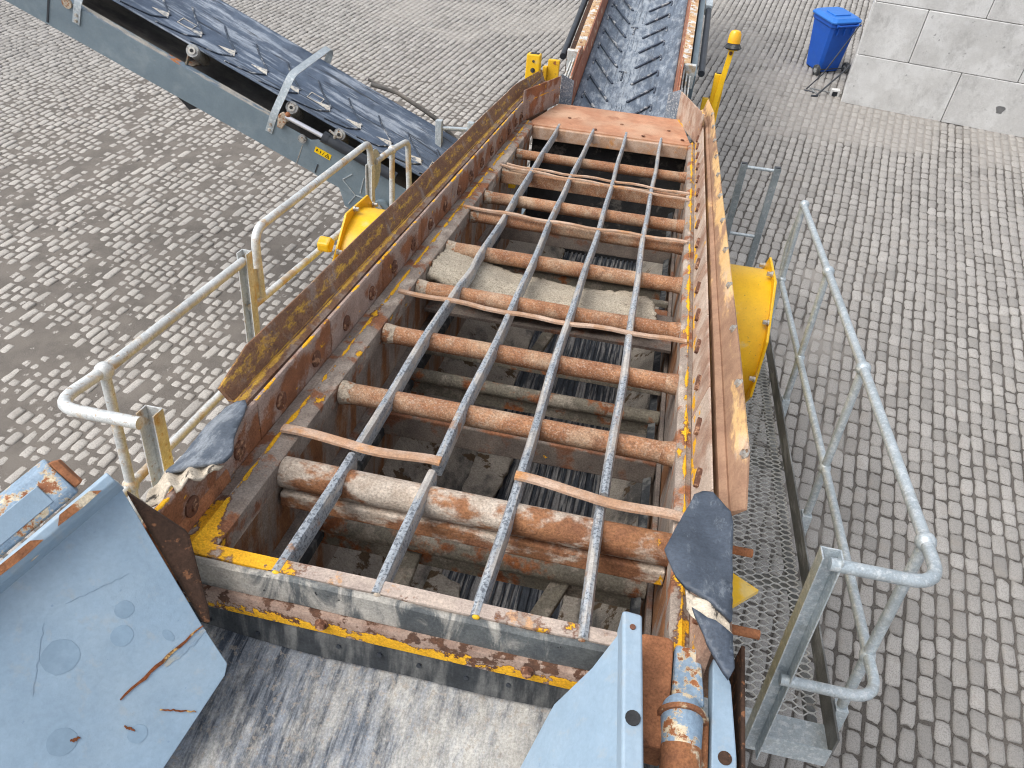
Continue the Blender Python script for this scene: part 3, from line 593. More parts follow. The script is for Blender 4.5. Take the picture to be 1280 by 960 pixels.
def front():
    fn = lambda a, b, t: (t, a, b)
    xs = [sx(.727, -1) + i*(1.454)/20 for i in range(21)]
    MB().extrude([(-.012,-.004),(-.012,.002),(.034,.002),(.034,-.085),(-.004,-.085)], xs, lambda a, b, t: (t, a, b+.0015*math.sin(t*9))).build('front_frame', 'front_top', box)
    MB().extrude([(-.034,-.09),(-.030,-.012),(-.022,-.003),(-.0145,-.003),(-.0145,-.09)], xs, lambda a, b, t: (t, a, b+.003*math.sin(t*7)+.002*math.sin(t*23))).build('front_lip', 'front_face', box, smooth=True)
    le = MB().extrude([(-.052,-.096),(-.049,-.091),(-.0145,-.091),(-.0145,-.17),(-.040,-.17),(-.045,-.166)], xs, lambda a, b, t: (t, a, b)).build('front_ledge', 'ledge', box, smooth=True)
    for u in (-.66, -.08, .25):
        b = hexbolt(.014, .016).build('bolt', 'bolt_rust', le); b.location = (u, -.050, -.122); orient(b, (0, -1, .15))
    sk = MB().extrude([(-.044,-.27),(-.036,-.1705),(-.024,-.1705),(-.030,-.27)], xs, lambda a, b, t: (t, a + (.004*math.sin(t*11) if b < -.2 else 0), b + (.006*math.sin(t*6+1) if b < -.2 else 0))).build('rubber_skirt', 'rubber', box)
    for i in range(11):
        u = -1.0 + i*.125 + random.uniform(-.02, .02); b = MB().tube([(0,0,-.003),(0,0,.003)], .007, 10).build('stud', 'black', sk); b.location = (u, -.0415, -.225+random.uniform(-.02,.02)); orient(b, (0, -1, .1))
    MB().box(-1.02, .285, 5.2, 5.215, -1.2, -.02).build('rear_shade_plate', 'dark_in', box)  # plate added to close the view; its dark colour stands for interior shade
    # rear member and the plate that hands over to the far conveyor
    MB().box(-1.005, .270, 5.06, 5.16, -.11, -.012).build('rear_frame', 'rust_strap', box, bevel=.006)
    pl = MB().add([(-1.06,5.10,.0),(.29,5.10,.0),(.19,5.86,.02),(-.91,5.86,.02),(-1.06,5.10,-.012),(.29,5.10,-.012),(.19,5.86,.008),(-.91,5.86,.008)],
             [(0,1,2,3),(7,6,5,4),(0,4,5,1),(1,5,6,2),(2,6,7,3),(3,7,4,0)]).build('discharge_plate', 'plate_far', box, bevel=.002)
    for u, v in [(-.75,5.42),(-.3,5.44),(.1,5.44),(-.5,5.16),(-.1,5.16),(.22,5.2)]:
        b = MB().tube([(0,0,-.002),(0,0,.006)], .016, 10).build('plate_bolt', 'bolt_rust', pl); b.location = (u, v, .008)
    for s in (-1, 1):
        a, b = sx(.722, s), sx(.535, s)
        m = MB().add([(a,5.12,.0),(b,5.9,.01),(b,5.9,.25),(a,5.12,.25),(a+s*.012,5.12,.0),(b+s*.012,5.9,.01),(b+s*.012,5.9,.25),(a+s*.012,5.12,.25)],
            [(0,1,2,3),(7,6,5,4),(0,4,5,1),(1,5,6,2),(2,6,7,3),(3,7,4,0)])
        m.build('funnel_plate', 'liner_l' if s < 0 else 'liner_r', box, bevel=.003)
        c = sx(.43, s)
        MB().add([(b,5.91,-.0),(c,6.0,-.02),(c,6.0,.2),(b,5.91,.26),(b,5.925,-.0),(c,6.015,-.02),(c,6.015,.2),(b,5.925,.26)],
            [(0,1,2,3),(7,6,5,4),(0,4,5,1),(1,5,6,2),(2,6,7,3),(3,7,4,0)]).build('end_flap', 'grey_fleck', box)
front()
def grid():
    # cross tubes
    for v, r in ((.94,.041),(1.43,.04),(1.905,.041),(2.435,.04),(2.97,.036),(3.33,.038),(3.86,.036),(4.37,.036)):
        square = v in (3.86,)
        m = MB()
        if square: m.box(-1.0, .272, v-.04, v+.03, -.11, -.025)
        else: m.tube([(-1.004,v,-.052),(-.7,v,-.052+random.uniform(-.003,.003)),(-.1,v+random.uniform(-.004,.004),-.054),(.272,v,-.052)], r, 20)
        t = m.build('cross_tube', 'rust_tube', box, smooth=not square, bevel=.006 if square else 0)
        for u, d in ((-1.0, 1), (.270, -1)):
            MB().tube([(u,v,-.052),(u+d*.012,v,-.052),(u+d*.035,v,-.052),(u+d*.05,v,-.052)], r, 14, radii=[r*1.16,r*1.14,r*1.07,r*1.01]).build('weld_collar', 'weld' if d > 0 else 'rust_tube', t, smooth=True)
    m = MB().tube([(-1.004,.45,-.06),(-.6,.45,-.062),(0,.448,-.06),(.272,.45,-.06)], .052, 22)
    t = m.build('front_cross_tube', 'rust_big', box, smooth=True)
    MB().extrude([(.395,-.165),(.40,-.11),(.50,-.11),(.50,-.165)], [-1.0, .270], lambda a, b, t: (t, a, b)).build('backing_flat', 'rust_big', t, bevel=.006)
    # long grid bars
    for i, u in enumerate((-.797, -.516, -.235, .041)):
        segs = [(-.012, .53), (.575, 5.19)] if i in (0, 1, 3) else [(-.012, .56), (.59, 5.22)]
        for a, b in segs:
            n = max(3, int((b-a)/.09)); prof = [(-.0165,-.062),(-.0175,-.01),(-.011,.006),(0,.010),(.011,.006),(.0175,-.01),(.0165,-.062)]
            ph = random.uniform(0, 6)
            def fb(p, q, t):
                k = .006*math.sin(t*1.7+ph) + .0025*math.sin(t*6.3+ph) + (0 if i else .012*math.exp(-((t-2.1)/.12)**2))
                taper = 1 - .22*max(0, min(1, (t-1)/4))
                return (u + k + p*taper, t, q*(1 if q > -.05 else .9) + .004*math.sin(t*3.1+ph))
            o = MB().extrude(prof, [a+(b-a)*j/n for j in range(n+1)], fb).build('grid_bar', 'bar', box, smooth=True)
            if a < 0: MB().ball((u+random.uniform(-.006,.006), -.014, -.002), .010, 8, (1.1,.7,.7)).build('tack_weld', 'weld' if i % 2 else 'yellow_flat', o, smooth=True)
    # thin wavy straps over the bars
    for v, a, b, bow in ((.553,-1.06,-.50,.0),(.545,-.25,.295,-.03),(1.71,-1.04,.295,.0),(2.93,-1.045,.285,-.01),(3.85,-1.02,.295,-.16),(3.9,-.98,.29,-.08)):
        n = 16; ph = random.uniform(0, 6); m = MB(); P = []
        for j in range(n+1):
            t = j/n; u = a+(b-a)*t
            P.append((u, v + bow*t + .012*math.sin(t*7+ph) + .01*math.sin(t*3+ph), .014 - .012*abs(math.sin(t*math.pi*(2 if b-a < .8 else 4)+.4))*(1 if v > 1 else .3)))
        w = .019 if v < 1 else (.014 if v < 3 else .009)
        prof = [(-w,-.006),(w,-.006),(w,.004),(w*.5,.007),(-w*.5,.007),(-w,.004)]
        m.extrude(prof, list(range(n+1)), lambda p, q, t: (P[t][0], P[t][1]+p, P[t][2]+q+ (.01 if v < 1 else 0))).build('cross_strap', 'rust_strap', box, smooth=True)
    # lower deck
    for v, kind in ((.69,'p'),(1.42,'s'),(1.83,'p'),(2.85,'s'),(3.4,'p'),(3.95,'s')):
        m = MB()
        if kind == 'p':
            m.tube([(-1.03,v,-.5),(-.3,v,-.505),(.26,v,-.5)], .036, 14).box(-1.02,.25,v-.012,v+.012,-.60,-.53)
        else: m.box(-1.03,.26,v-.055,v+.055,-.55,-.43)
        m.build('lower_deck_beam', 'lower' if kind == 'p' else 'lower_rust', box, smooth=kind == 'p', bevel=.006 if kind == 's' else 0)
        if v in (1.83, 2.85): MB().box(-1.0,.26,v+.16,v+.21,-.47,-.44).build('rubber_clamp_bar', 'lower', box, bevel=.006)
    for (a, b) in (((-.03,.72,-.52),(-.22,.28,-.72)),((-.62,.72,-.52),(-.66,.25,-.74)),((-.02,.72,-.52),(.10,1.1,-.70)),((-.35,2.85,-.5),(-.5,2.4,-.7)),((-.05,2.85,-.5),(.1,3.25,-.7))):
        MB().bar(a, b, .07, .03, (0,0,1)).build('gusset_strut', 'lower', box, bevel=.008)
    MB().box(-.98,-.93,4.0,4.06,-.2,-.08).build('yellow_lug', 'yellow_flat', box, bevel=.006)
grid()
def flaps():
    # left flap: torn rubber sheet lying over the near end of the side
    def fl(a, b):
        d = max(0, .25-b)
        return (a, b, .168 - .15*max(0, -1.12-a) - .5*max(0, .06-b) + .005*math.sin(b*24) + .003*math.sin(a*60))
    o = patch([(-1.186,.455),(-1.165,.488),(-1.138,.492),(-1.122,.47),(-1.10,.40),(-1.072,.30),(-1.045,.235),(-1.052,.20),(-1.095,.165),(-1.14,.125),(-1.178,.11),(-1.182,.25)], .018, fl, .0015).build('rubber_flap', 'flap', box, smooth=True, solid=.012)
    def f2(a, b): 
        p = fl(a, b); return (p[0], p[1], p[2]-.012 + .01*math.sin(b*60+a*90))
    patch([(-1.055,.205),(-1.060,.16),(-1.078,.15),(-1.085,.105),(-1.105,.10),(-1.108,.05),(-1.13,.06),(-1.14,.0),(-1.155,.02),(-1.17,-.04),(-1.18,-.01),(-1.19,.06),(-1.186,.15),(-1.12,.17)], .012, f2, .003).build('frayed_edge', 'fray', o, smooth=True, solid=.006)
    def fr(a, b):
        return (a, b, .175 + .10*max(0, a-.33) - .35*max(0, .02-b) + .01*math.sin(a*25+b*8) - .25*max(0, .28-a))
    o = patch([(.298,.455),(.325,.475),(.352,.468),(.398,.385),(.404,.34),(.398,.16),(.388,-.005),(.33,.04),(.275,.065),(.250,.105),(.222,.196),(.228,.215)], .02, fr, .001).build('rubber_flap', 'flap_dark', box, smooth=True, solid=.014)
    def f3(a, b): p = fr(a, b); return (p[0], p[1], p[2]-.014+.008*math.sin(a*80))
    patch([(.275,.075),(.33,.05),(.388,.02),(.393,-.03),(.388,-.06),(.335,-.03),(.285,.015)], .014, f3, .004).build('frayed_edge', 'fray', o, smooth=True, solid=.006)
    def f4(a, b): p = fr(a, b); return (p[0], p[1], p[2]+.006+.02*math.sin(b*20))
    patch([(.292,.0),(.348,-.015),(.393,-.03),(.400,-.11),(.390,-.14),(.363,-.105),(.328,-.05)], .016, f4, .002).build('torn_corner', 'flap_dark', o, smooth=True, solid=.014)
flaps()
def drums():
    for s, u0, u1 in ((1, .44, .80), (-1, -1.21, -1.74)):
        vc, wc = 3.02, -.55
        h = MB().tube([(u0,vc,wc),(u1,vc,wc)], .40, 40).build('drive_housing', 'yellow', box, smooth=True)
        n = 8; R = .475
        pts = [(vc+R*math.cos(math.pi/8+k*math.pi/4), wc+R*math.sin(math.pi/8+k*math.pi/4)) for k in range(n)]
        fl = MB().prism(pts, lambda a, b, t: (t, a, b), u1, u1+s*.014).build('flange', 'yellow', h, bevel=.003)
        for k in range(n):
            a = k*math.pi/4 + .15
            bo = hexbolt(.014, .03).build('bolt', 'bolt_zinc', h); bo.location = (u1-s*.001, vc+.435*math.cos(a), wc+.435*math.sin(a)); orient(bo, (-s, 0, 0))
        if s < 0: MB().prism([(2.60,-.27),(2.655,-.22),(2.60,-.17),(2.545,-.20),(2.55,-.25)], lambda a, b, t: (t, a, b), u1-.075, u1-.001).build('lifting_lug', 'yellow', h, bevel=.012)
    MB().prism([(.30,-.05),(.42,-.10),(.42,-.02)], lambda a, b, t: (t, a, b), .42, .425).build('gusset', 'yellow', box)
    g = MB().add([(.445,.42,-.06),(.55,.40,-.10),(.445,.29,-.10),(.445,.42,-.075),(.55,.40,-.115),(.445,.29,-.115)], [(0,1,2),(5,4,3),(0,3,4,1),(1,4,5,2),(2,5,3,0)]).build('corner_gusset', 'yellow', box)
    for v in (.555, .224): MB().tube([(.41,v,-.10),(.54,v,-.10)], .014, 10).build('side_stud', 'rust_plain', box, smooth=True)
drums()
def far_brackets():
    o = MB().box(-1.315,-1.185,6.25,6.36,-.25,.34).build('guide_bracket', 'yellow', box, bevel=.012)
    MB().box(-1.285,-1.205,6.265,6.345,.336,.3425).build('tube_mouth', 'dark_in', o)  # dark cap painted for the shade inside the open tube
    for w, r in ((.2,.022),(.28,.012),(.12,.012)): MB().tube([(-1.245,6.244,w),(-1.245,6.252,w)], r, 12).build('hole', 'dark_in', o)  # flat dark discs, shade of the holes put into the colour
    MB().box(-1.15,-1.04,6.55,6.62,-.1,.26).box(-1.19,-1.15,6.5,6.58,.0,.2).build('guide_bracket', 'yellow_flat', box, bevel=.006)
far_brackets()
# loose sand that stayed on the grid
def heap():
    pts = [(-1.0,2.06),(-.6,2.02),(-.2,2.03),(.15,2.06),(.16,2.2),(.12,2.36),(.0,2.42),(-.2,2.33),(-.3,2.37),(-.55,2.40),(-.78,2.42),(-.95,2.52),(-1.0,2.5)]
    def f(a, b):
        e = 1-abs(b-2.2)/.34; lw = .11*max(0, (-a-.62)/.38) 
        return (a, b, -.165 + .045*max(0, e) + lw*.8 + .006*math.sin(a*9+1)*max(0,e) + random.uniform(-.004,.004))
    m = patch(pts, .02, f, .009); o = m.build('sand_heap', 'sand', None, smooth=True, solid=.05); o.location = DECK_O; o.rotation_euler = DECK_R
    tag(o, 'pale beige sand heaped between the rusty cross tubes of the screen', 'sand'); o['kind'] = 'stuff'
    tray = MB().box(-1.0,.26,2.02,2.40,-.235,-.22).build('shelf_plate', 'lower_rust', box)
heap()

# ------------------------------------------------------------------ collecting conveyor under the screen
cc = empty('collecting_conveyor', 'dark ribbed belt lying deep under the screen grid', 'conveyor', DECK_O, DECK_R)
def under():
    b = MB().box(-.64,.06,-.2,5.6,-1.14,-1.12).build('belt', 'belt_rib', cc)
    for i in range(17):
        u = -.60+i*.039; 
        MB().box(u, u+.016, -.2, 5.6, -1.1195, -1.106).build('rib', 'belt_rib', b, bevel=.003)
    for s in (-1, 1):
        a = -.62 if s < 0 else .05; e = -1.04 if s < 0 else .27
        MB().add([(a,-.2,-1.10),(e,-.2,-.82),(e,5.5,-.82),(a,5.5,-1.10),(a,-.2,-1.12),(e,-.2,-.84),(e,5.5,-.84),(a,5.5,-1.12)],
            [(0,1,2,3),(7,6,5,4),(0,4,5,1),(1,5,6,2),(2,6,7,3),(3,7,4,0)]).build('chute_plate', 'mud', cc)
    def f(a, b): return (a, b, -1.10 + .03 + .05*(math.sin(b*5+a*9)*.5+.5)*abs(math.sin(b*2.3)))
    for pts in ([(-.64,.3),(-.45,.34),(-.42,.7),(-.50,1.0),(-.66,1.1)], [(-.66,1.5),(-.5,1.55),(-.46,2.0),(-.6,2.3),(-.66,2.3)], [(.06,.5),(-.05,.6),(-.04,1.1),(.06,1.3)]):
        patch(pts, .05, f, .01).build('caked_mud', 'mud', cc, smooth=True, solid=.03)
under()
# chassis that carries everything
ch = empty('chassis', 'dark steel chassis under the screen box', 'chassis')
for x in (-1.25, .48):
    MB().box(x-.09, x+.09, .3, 7.4, .75, 1.0).build('main_beam', 'paint_grey', ch, bevel=.01)
    for y in (.7, 3.2, 5.6):
        top = 3.4 - (y-1.04)*.1926 - 1.02
        MB().box(x-.06, x+.06, y-.06, y+.06, 1.002, top).build('post', 'paint_grey', ch, bevel=.006)
for y in (.9, 3.6, 6.6): MB().box(-1.158, .388, y-.08, y+.08, .8, .96).build('cross_member', 'paint_grey', ch, bevel=.008)
for x in (-1.0, .25):
    m = MB(); pr = []
    for i in range(24):
        a = 2*math.pi*i/24; pr.append((3.4 + (1.25 if math.cos(a) > 0 else -1.25) + .32*math.cos(a), .37+.32*math.sin(a)))
    t = MB().prism(pr, lambda a, b, t: (t, a, b), x-.2, x+.2).build('crawler_track', 'dark_in', ch)

# ------------------------------------------------------------------ feed conveyor with blue wing plates
fc = empty('feed_conveyor', 'dusty feed belt between two light blue wing plates at the near end', 'conveyor')
def feed():
    # belt: comes up from below the camera and rolls over the head drum just in front of the screen
    pr = []; R = .19; yc, zc = .93, 2.93
    for i in range(15):
        a = math.radians(-80 + i*12.5); pr.append((yc + R*math.sin(math.radians(95)-a) if False else yc + R*math.cos(a), zc + R*math.sin(a)))
    y1, z1 = pr[-1]
    for i in range(1, 12): pr.append((y1 - i*.14, z1 - i*.14*.17 - .0025*i*i*.2))
    n = len(pr); xs = [-1.12 + i*(1.47)/28 for i in range(29)]
    def zoff(x): t = (x+.385)/.735; return .045*t*t
    vs = [(x, y, z+zoff(x)) for y, z in pr for x in xs]; k = len(xs)
    fs = [(i*k+j, i*k+j+1, (i+1)*k+j+1, (i+1)*k+j) for i in range(n-1) for j in range(k-1)]
    MB().add(vs, fs).build('belt', 'belt_feed', fc, smooth=True, solid=.012)
    MB().tube([(-1.05,yc,zc),(.28,yc,zc)], R-.012, 28).build('head_drum', 'dark_in', fc, smooth=True)
    # --- left wing
    A = Vector((-1.152,1.0,3.687)); B = Vector((-1.311,.711,3.60)); T = Vector((-.853,.79,3.28))
    nn = (B-A).cross(T-A).normalized(); nn = nn if nn.z > 0 else -nn
    ex = (B-A).normalized(); ey = nn.cross(ex)
    if ey.dot(T-A) < 0: ey = -ey
    def uv(p): d = Vector(p)-A; return (d.dot(ex), d.dot(ey))
    def pt(a, b, h=0): return A + ex*a + ey*b + nn*h
    far = uv((-.927,.845,3.383)); tip = uv(T); low = uv((-.929,.561,3.171)); la = uv((-1.20,-.05,2.95))
    e1 = (tip[0]+.03, tip[1]+.006)
    o = MB().prism([(0,0),far,(tip[0]-.012,tip[1]-.01),(tip[0]+.012,tip[1]+.008),low,la,(1.1,.5),(1.1,0)], lambda a, b, h: pt(a, b, h), -.010, 0).build('wing_plate', 'paint_blue', fc, bevel=.002)
    # standing lip along the top of the plate and flaked channel outside it
    q = MB().extrude([(.004,-.004),(-.018,.05),(-.030,.062),(-.05,.062),(-.058,.052),(-.05,.045),(-.034,.048),(-.018,-.012)], [-.006, .3, .7, 1.1], lambda a, b, t: pt(t, a, b)).build('wing_lip', 'paint_blue', o, bevel=.003)
    MB().tube([pt(.235,-.014,.018), pt(.235,-.034,.022)], .02, 16).build('bolt_hole', 'galv_rust', q, smooth=True)
    for k in range(5):
        a0 = .03+k*.16; MB().prism([(a0,-.032),(a0+.05,-.030),(a0+.12,-.034),(a0+.10,-.052),(a0+.02,-.05)], lambda a, b, h: pt(a, b, h), .0625, .0645).build('rust_flake', 'blue_rust', q)
    c = MB().extrude([(-.062,.03),(-.085,.035),(-.16,.01),(-.175,-.03),(-.165,-.10),(-.062,-.06)], [.07, .1, .3, .6, 1.1], lambda a, b, t: pt(t, a + (.05 if t < .08 else 0)*0, b)).build('outer_channel', 'blue_worn', fc, bevel=.006)
    MB().prism([(.12,-.083),(.29,-.083),(.29,-.135),(.12,-.135)], lambda a, b, h: pt(a, b, h), .018, .036).build('worn_panel', 'paint_blue', c, bevel=.002)
    MB().prism([(.05,-.075),(.069,-.075),(.069,-.16),(.05,-.15)], lambda a, b, h: pt(a, b, h), -.08, .02).build('rusty_end_cap', 'rust_plain', c, bevel=.003)
    for k in range(5):
        a0 = .32+k*.11+random.uniform(-.02,.02); b0 = -.10-random.uniform(0,.05)
        MB().prism([(a0,b0),(a0+.06,b0+.012),(a0+.075,b0-.02),(a0+.03,b0-.035)], lambda a, b, h: pt(a, b, h), .0, .03).build('rust_scab', 'blue_rust', c)
    # brown liner that shows behind the far edge
    bl = [uv(p) for p in ((-1.165,1.012,3.66),(-1.05,.94,3.53),(-.93,.86,3.37))]
    MB().prism([(-.002,.012),(far[0]-.004,far[1]),(far[0]-.016,far[1]+.018),(far[0]-.036,far[1]-.01),(-.033,.20),(-.016,.10)], lambda a, b, h: pt(a, b, h), -.09, -.014).build('rear_liner', 'rust_dark', o, bevel=.008)
    # seams, cracks and damp rings
    def seam(p, q, w, mat='rust_seam', nm='rust_seam', h=.003):
        p, q = Vector(p), Vector(q); n = 14; d = (q-p); L = d.length; sd = Vector((-d.y, d.x)).normalized(); up = []; dn = []
        for i in range(n+1):
            t = i/n; c = p + d*t + sd*random.uniform(-.002,.002); ww = w*(.35+.65*math.sin(math.pi*min(1,max(.06,t*.9+.08))))*random.uniform(.7,1.2); up.append(c+sd*ww); dn.append(c-sd*ww)
        pl = [(v.x, v.y) for v in up] + [(v.x, v.y) for v in reversed(dn)]
        MB().prism(pl, lambda a, b, hh: pt(a, b, hh), .0004, h).build(nm, mat, o)
    c0 = uv((-.925,.846,3.382)); c1 = uv((-1.048,.639,3.328))
    off = (tip[0]-c0[0], tip[1]-c0[1])
    seam(((c0[0]+c1[0])/2+off[0]*.10, (c0[1]+c1[1])/2+off[1]*.10), (c0[0]+off[0]*.10, c0[1]+off[1]*.10), .010, 'rust_bleed', 'rust_bleed', .0012)
    seam(c1, c0, .0042)
    seam(uv((-.967,.658,3.275)), uv((-.894,.687,3.236)), .0022)
    seam(uv((-1.117,.528,3.305)), uv((-1.104,.545,3.300)), .004); seam(uv((-1.03,.60,3.277)), uv((-1.005,.60,3.262)), .003)
    def ring(c, r, ry=None):
        cx, cy = uv(c); pl = [(cx+r*math.cos(k*.314)*random.uniform(.96,1.04), cy+(ry or r)*math.sin(k*.314)*random.uniform(.96,1.04)) for k in range(20)]
        MB().prism(pl, lambda a, b, h: pt(a, b, h), .0003, .0009).build('damp_ring', 'stain', o)
    ring((-1.178,.659,3.45), .042); ring((-1.077,.749,3.435), .026); ring((-1.086,.796,3.478), .022); ring((-.998,.596,3.254), .023); ring((-1.133,.521,3.31), .033); ring((-.985,.79,3.40), .010, .018); ring((-.958,.77,3.37), .009, .012); ring((-.968,.752,3.363), .007)
    for a_, b_, c_, d_ in ((.13,.17,.27,.12),(.33,.12,.46,.23)):
        seam((a_, b_), (c_, d_), .0005, 'stain', 'scratch', .0010)
    # --- right wing
    ra = Vector((.148,1.0,3.585)); rb = Vector((.186,.681,3.55)); rt = Vector((0,.897,3.28))
    n2 = (rb-ra).cross(rt-ra).normalized(); n2 = n2 if n2.x < 0 else -n2
    fx = (rb-ra).normalized(); fy = n2.cross(fx)
    if fy.dot(rt-ra) < 0: fy = -fy
    def uv2(p): d = Vector(p)-ra; return (d.dot(fx), d.dot(fy))
    def p2(a, b, h=0): return ra + fx*a + fy*b + n2*h
    tp = uv2(rt); lw = uv2((-.053,.777,3.144)); l2 = uv2((-.05,.0,2.9)); mid = uv2((.08,.939,3.441))
    o2 = MB().prism([(.0,.02),mid,(tp[0],tp[1]-.01),(tp[0]+.015,tp[1]+.01),lw,l2,(1.1,.35),(1.1,0)], p2, -.010, 0).build('wing_plate', 'paint_blue', fc, bevel=.002)
    ou = Vector((1,0,0))
    def p3(a, b, h): return ra + fx*a + Vector((b, 0, h))
    lip = MB().extrude([(-.024,-.06),(-.024,.028),(-.019,.034),(.020,.030),(.024,.024),(.024,-.06)], [-.012, -.004, .3, .7, 1.1], lambda a, b, t: p3(t, a*(1 if t > -.01 else .8)+(.004 if t < -.01 else 0), b - (.012 if t < -.01 else 0))).build('wing_lip', 'paint_blue', o2, bevel=.004)
    for t, r in ((.03,.007),(.235,.017)): MB().tube([p3(t,.0,.028), p3(t,.0,.0345)], r, 14).build('bolt_hole', 'dark_in' if t > .1 else 'bolt_rust', lip)
    # hinge beside it
    hg = MB().prism([(.182,1.05),(.20,1.06),(.262,1.063),(.275,1.055),(.275,.78),(.205,.78)], lambda a, b, t: (a, b, t), 3.34, 3.449).build('hinge_block', 'rust_plain', fc, bevel=.02, seg=3)
    MB().prism([(.279,1.055),(.345,1.05),(.36,.90),(.279,.90)], lambda a, b, t: (a, b, t), 3.36, 3.445).build('hinge_plate', 'blue_worn', hg, bevel=.012)
    pn = MB().tube([(.300,.902,3.43),(.302,.885,3.445),(.304,.86,3.45),(.306,.80,3.45),(.308,.70,3.44),(.31,.4,3.40)], .05, 24, radii=[.026,.046,.05,.046,.043,.043]).build('hinge_pin', 'blue_worn', fc, smooth=True)
    MB().tube([(.3035,.868,3.449),(.304,.856,3.45)], .058, 24).build('pin_collar', 'blue_rust', pn, smooth=True)
    MB().tube([(.3065,.79,3.449),(.308,.70,3.441),(.31,.5,3.41)], .047, 20).build('pin_sleeve', 'blue_rust', pn, smooth=True)
    pl = MB().prism([(.372,1.03),(.40,1.02),(.418,.97),(.432,.80),(.44,.3),(.38,.3)], lambda a, b, t: (a, b, t), 3.40, 3.452).build('outer_plate', 'paint_blue', fc, bevel=.004)
    MB().tube([(.405,.79,3.448),(.405,.79,3.4535)], .016, 16).build('plate_hole', 'rust_dark', pl)
    MB().box(.334,.371,.5,.885,3.38,3.44).build('weld_bead', 'blue_rust', pl, bevel=.006)
    MB().box(.445,.455,.6,1.09,3.30,3.44).build('edge_flat', 'rust_dark', fc, bevel=.003)
    MB().box(.42,.60,.45,.70,3.28,3.31).build('foot_bracket', 'paint_blue', fc, bevel=.004)
    # frame under the belt so that the wings stand on something
    for x in (-1.2, .33): MB().add([(x,.95,3.05),(x+.06,.95,3.05),(x+.06,-1.6,2.6),(x,-1.6,2.6),(x,.95,2.85),(x+.06,.95,2.85),(x+.06,-1.6,2.4),(x,-1.6,2.4)],
        [(0,1,2,3),(7,6,5,4),(0,4,5,1),(1,5,6,2),(2,6,7,3),(3,7,4,0)]).build('frame_beam', 'paint_grey', fc, bevel=.005)
feed()

# ------------------------------------------------------------------ walkways and handrails (parallel to the screen)
def fitting(parent, p, r=.036, mat='galv'):
    return MB().ball(p, r, 14).build('ball_fitting', mat, parent, smooth=True)
def channel_post(parent, u, v, w0, w1, mat, wdt=.062, open_dir=1):
    t = .006
    return MB().box(u-wdt/2, u-wdt/2+t, v-.03, v+.03, w0, w1).box(u+wdt/2-t, u+wdt/2, v-.03, v+.03, w0, w1).box(u-wdt/2+t, u+wdt/2-t, v+.03-t, v+.03, w0, w1).build('channel_post', mat, parent, bevel=.0015)
wr = empty('walkway', 'galvanised walkway of expanded mesh with handrail to the right of the screen', 'walkway', DECK_O, DECK_R)
def walk_right():
    r = .0225
    top = fillet([(.80,.62,-.135),(1.15,.62,-.135),(1.15,2.0,-.135),(1.15,4.42,-.145)], .11)
    MB().tube(top, r, 14).build('top_rail', 'galv', wr, smooth=True)
    mid = fillet([(.80,.62,-.73),(1.15,.62,-.73),(1.15,2.0,-.735),(1.15,4.43,-.755)], .11)
    MB().tube(mid, r*.95, 14).build('knee_rail', 'galv', wr, smooth=True)
    MB().tube(fillet([(1.15,4.42,-.145),(1.14,4.52,-.5),(1.15,4.50,-.72),(1.15,4.42,-.755)], .08), r, 14).build('end_loop', 'galv', wr, smooth=True)
    for v in (.83, 2.02, 3.18, 4.42):
        MB().tube([(1.15,v,-.135),(1.15,v,-1.16)], .021, 12).build('post', 'galv', wr, smooth=True)
        fitting(wr, (1.15,v,-.137)); fitting(wr, (1.15,v,-.737), .032)
        MB().box(1.125,1.175,v-.03,v+.03,-1.19,-1.05).build('post_foot', 'galv', wr, bevel=.003)
    channel_post(wr, .80, .63, -1.2, -.10, 'galv', .07)
    MB().box(1.108,1.116,.66,4.6,-1.165,-1.045).build('kick_plate', 'galv_dark', wr)
    MB().box(.46,1.107,.665,.80,-1.163,-1.155).build('end_plate', 'galv', wr)
    MB().box(.46,1.107,.655,.662,-1.22,-1.12).build('end_angle', 'galv', wr)
    # expanded metal: zigzag strands
    m = MB(); pw = .042; ph = .021; v = .82; row = 0
    while v < 4.55:
        for half in (0, 1):
            pts = []; u = .47; k = 0
            while u < 1.107:
                up = (k % 2 == 0) ^ (half == 1)
                vv = v + (ph*.92 if up else 0) + (ph if half else 0) - (0 if half == 0 else ph*.92*0)
                pts.append((u-.010, vv)); pts.append((u+.010, vv)); u += pw; k += 1
            P = [p for p in pts if p[0] < 1.107]
            for j in range(len(P)-1):
                (a0, b0), (a1, b1) = P[j], P[j+1]
                z0, z1 = -1.156, -1.150; t = .0028
                m.add([(a0,b0-t,z0),(a1,b1-t,z0),(a1,b1+t,z0),(a0,b0+t,z0),(a0,b0-t,z1),(a1,b1-t,z1),(a1,b1+t,z1),(a0,b0+t,z1)], [(4,5,6,7),(0,1,5,4),(2,3,7,6),(3,2,1,0)])
        v += ph*2; row += 1
    m.build('expanded_mesh', 'mesh', wr, fix=False, kind='stuff')
    for v in (1.6, 2.6, 3.6): MB().bar((.46,v,-1.19),(1.11,v,-1.19), .04, .05).build('bearer', 'galv_dark', wr)
    for u in (1.085,): MB().box(u-.02,u+.02,.7,4.6,-1.26,-1.22).build('edge_beam', 'galv_dark', wr)
walk_right()
lad = empty('ladder', 'grey galvanised ladder of square tube standing beyond the right yellow drum', 'ladder', DECK_O, DECK_R)
for u0, u1 in ((.865, .845), (1.175, 1.135)):
    MB().bar((u0,6.2,-.37),(u1,6.22,-2.1), .062, .06, (0,1,0)).build('stile', 'galv_mid', lad, bevel=.004)
    MB().box(u0-.027,u0+.027,6.172,6.228,-.369,-.362).build('end_cap', 'black', lad)
for w in (-.40, -1.06, -1.55): MB().tube([(.865,6.2,w),(1.165,6.2,w)], .016, 12).build('rung', 'galv', lad, smooth=True)

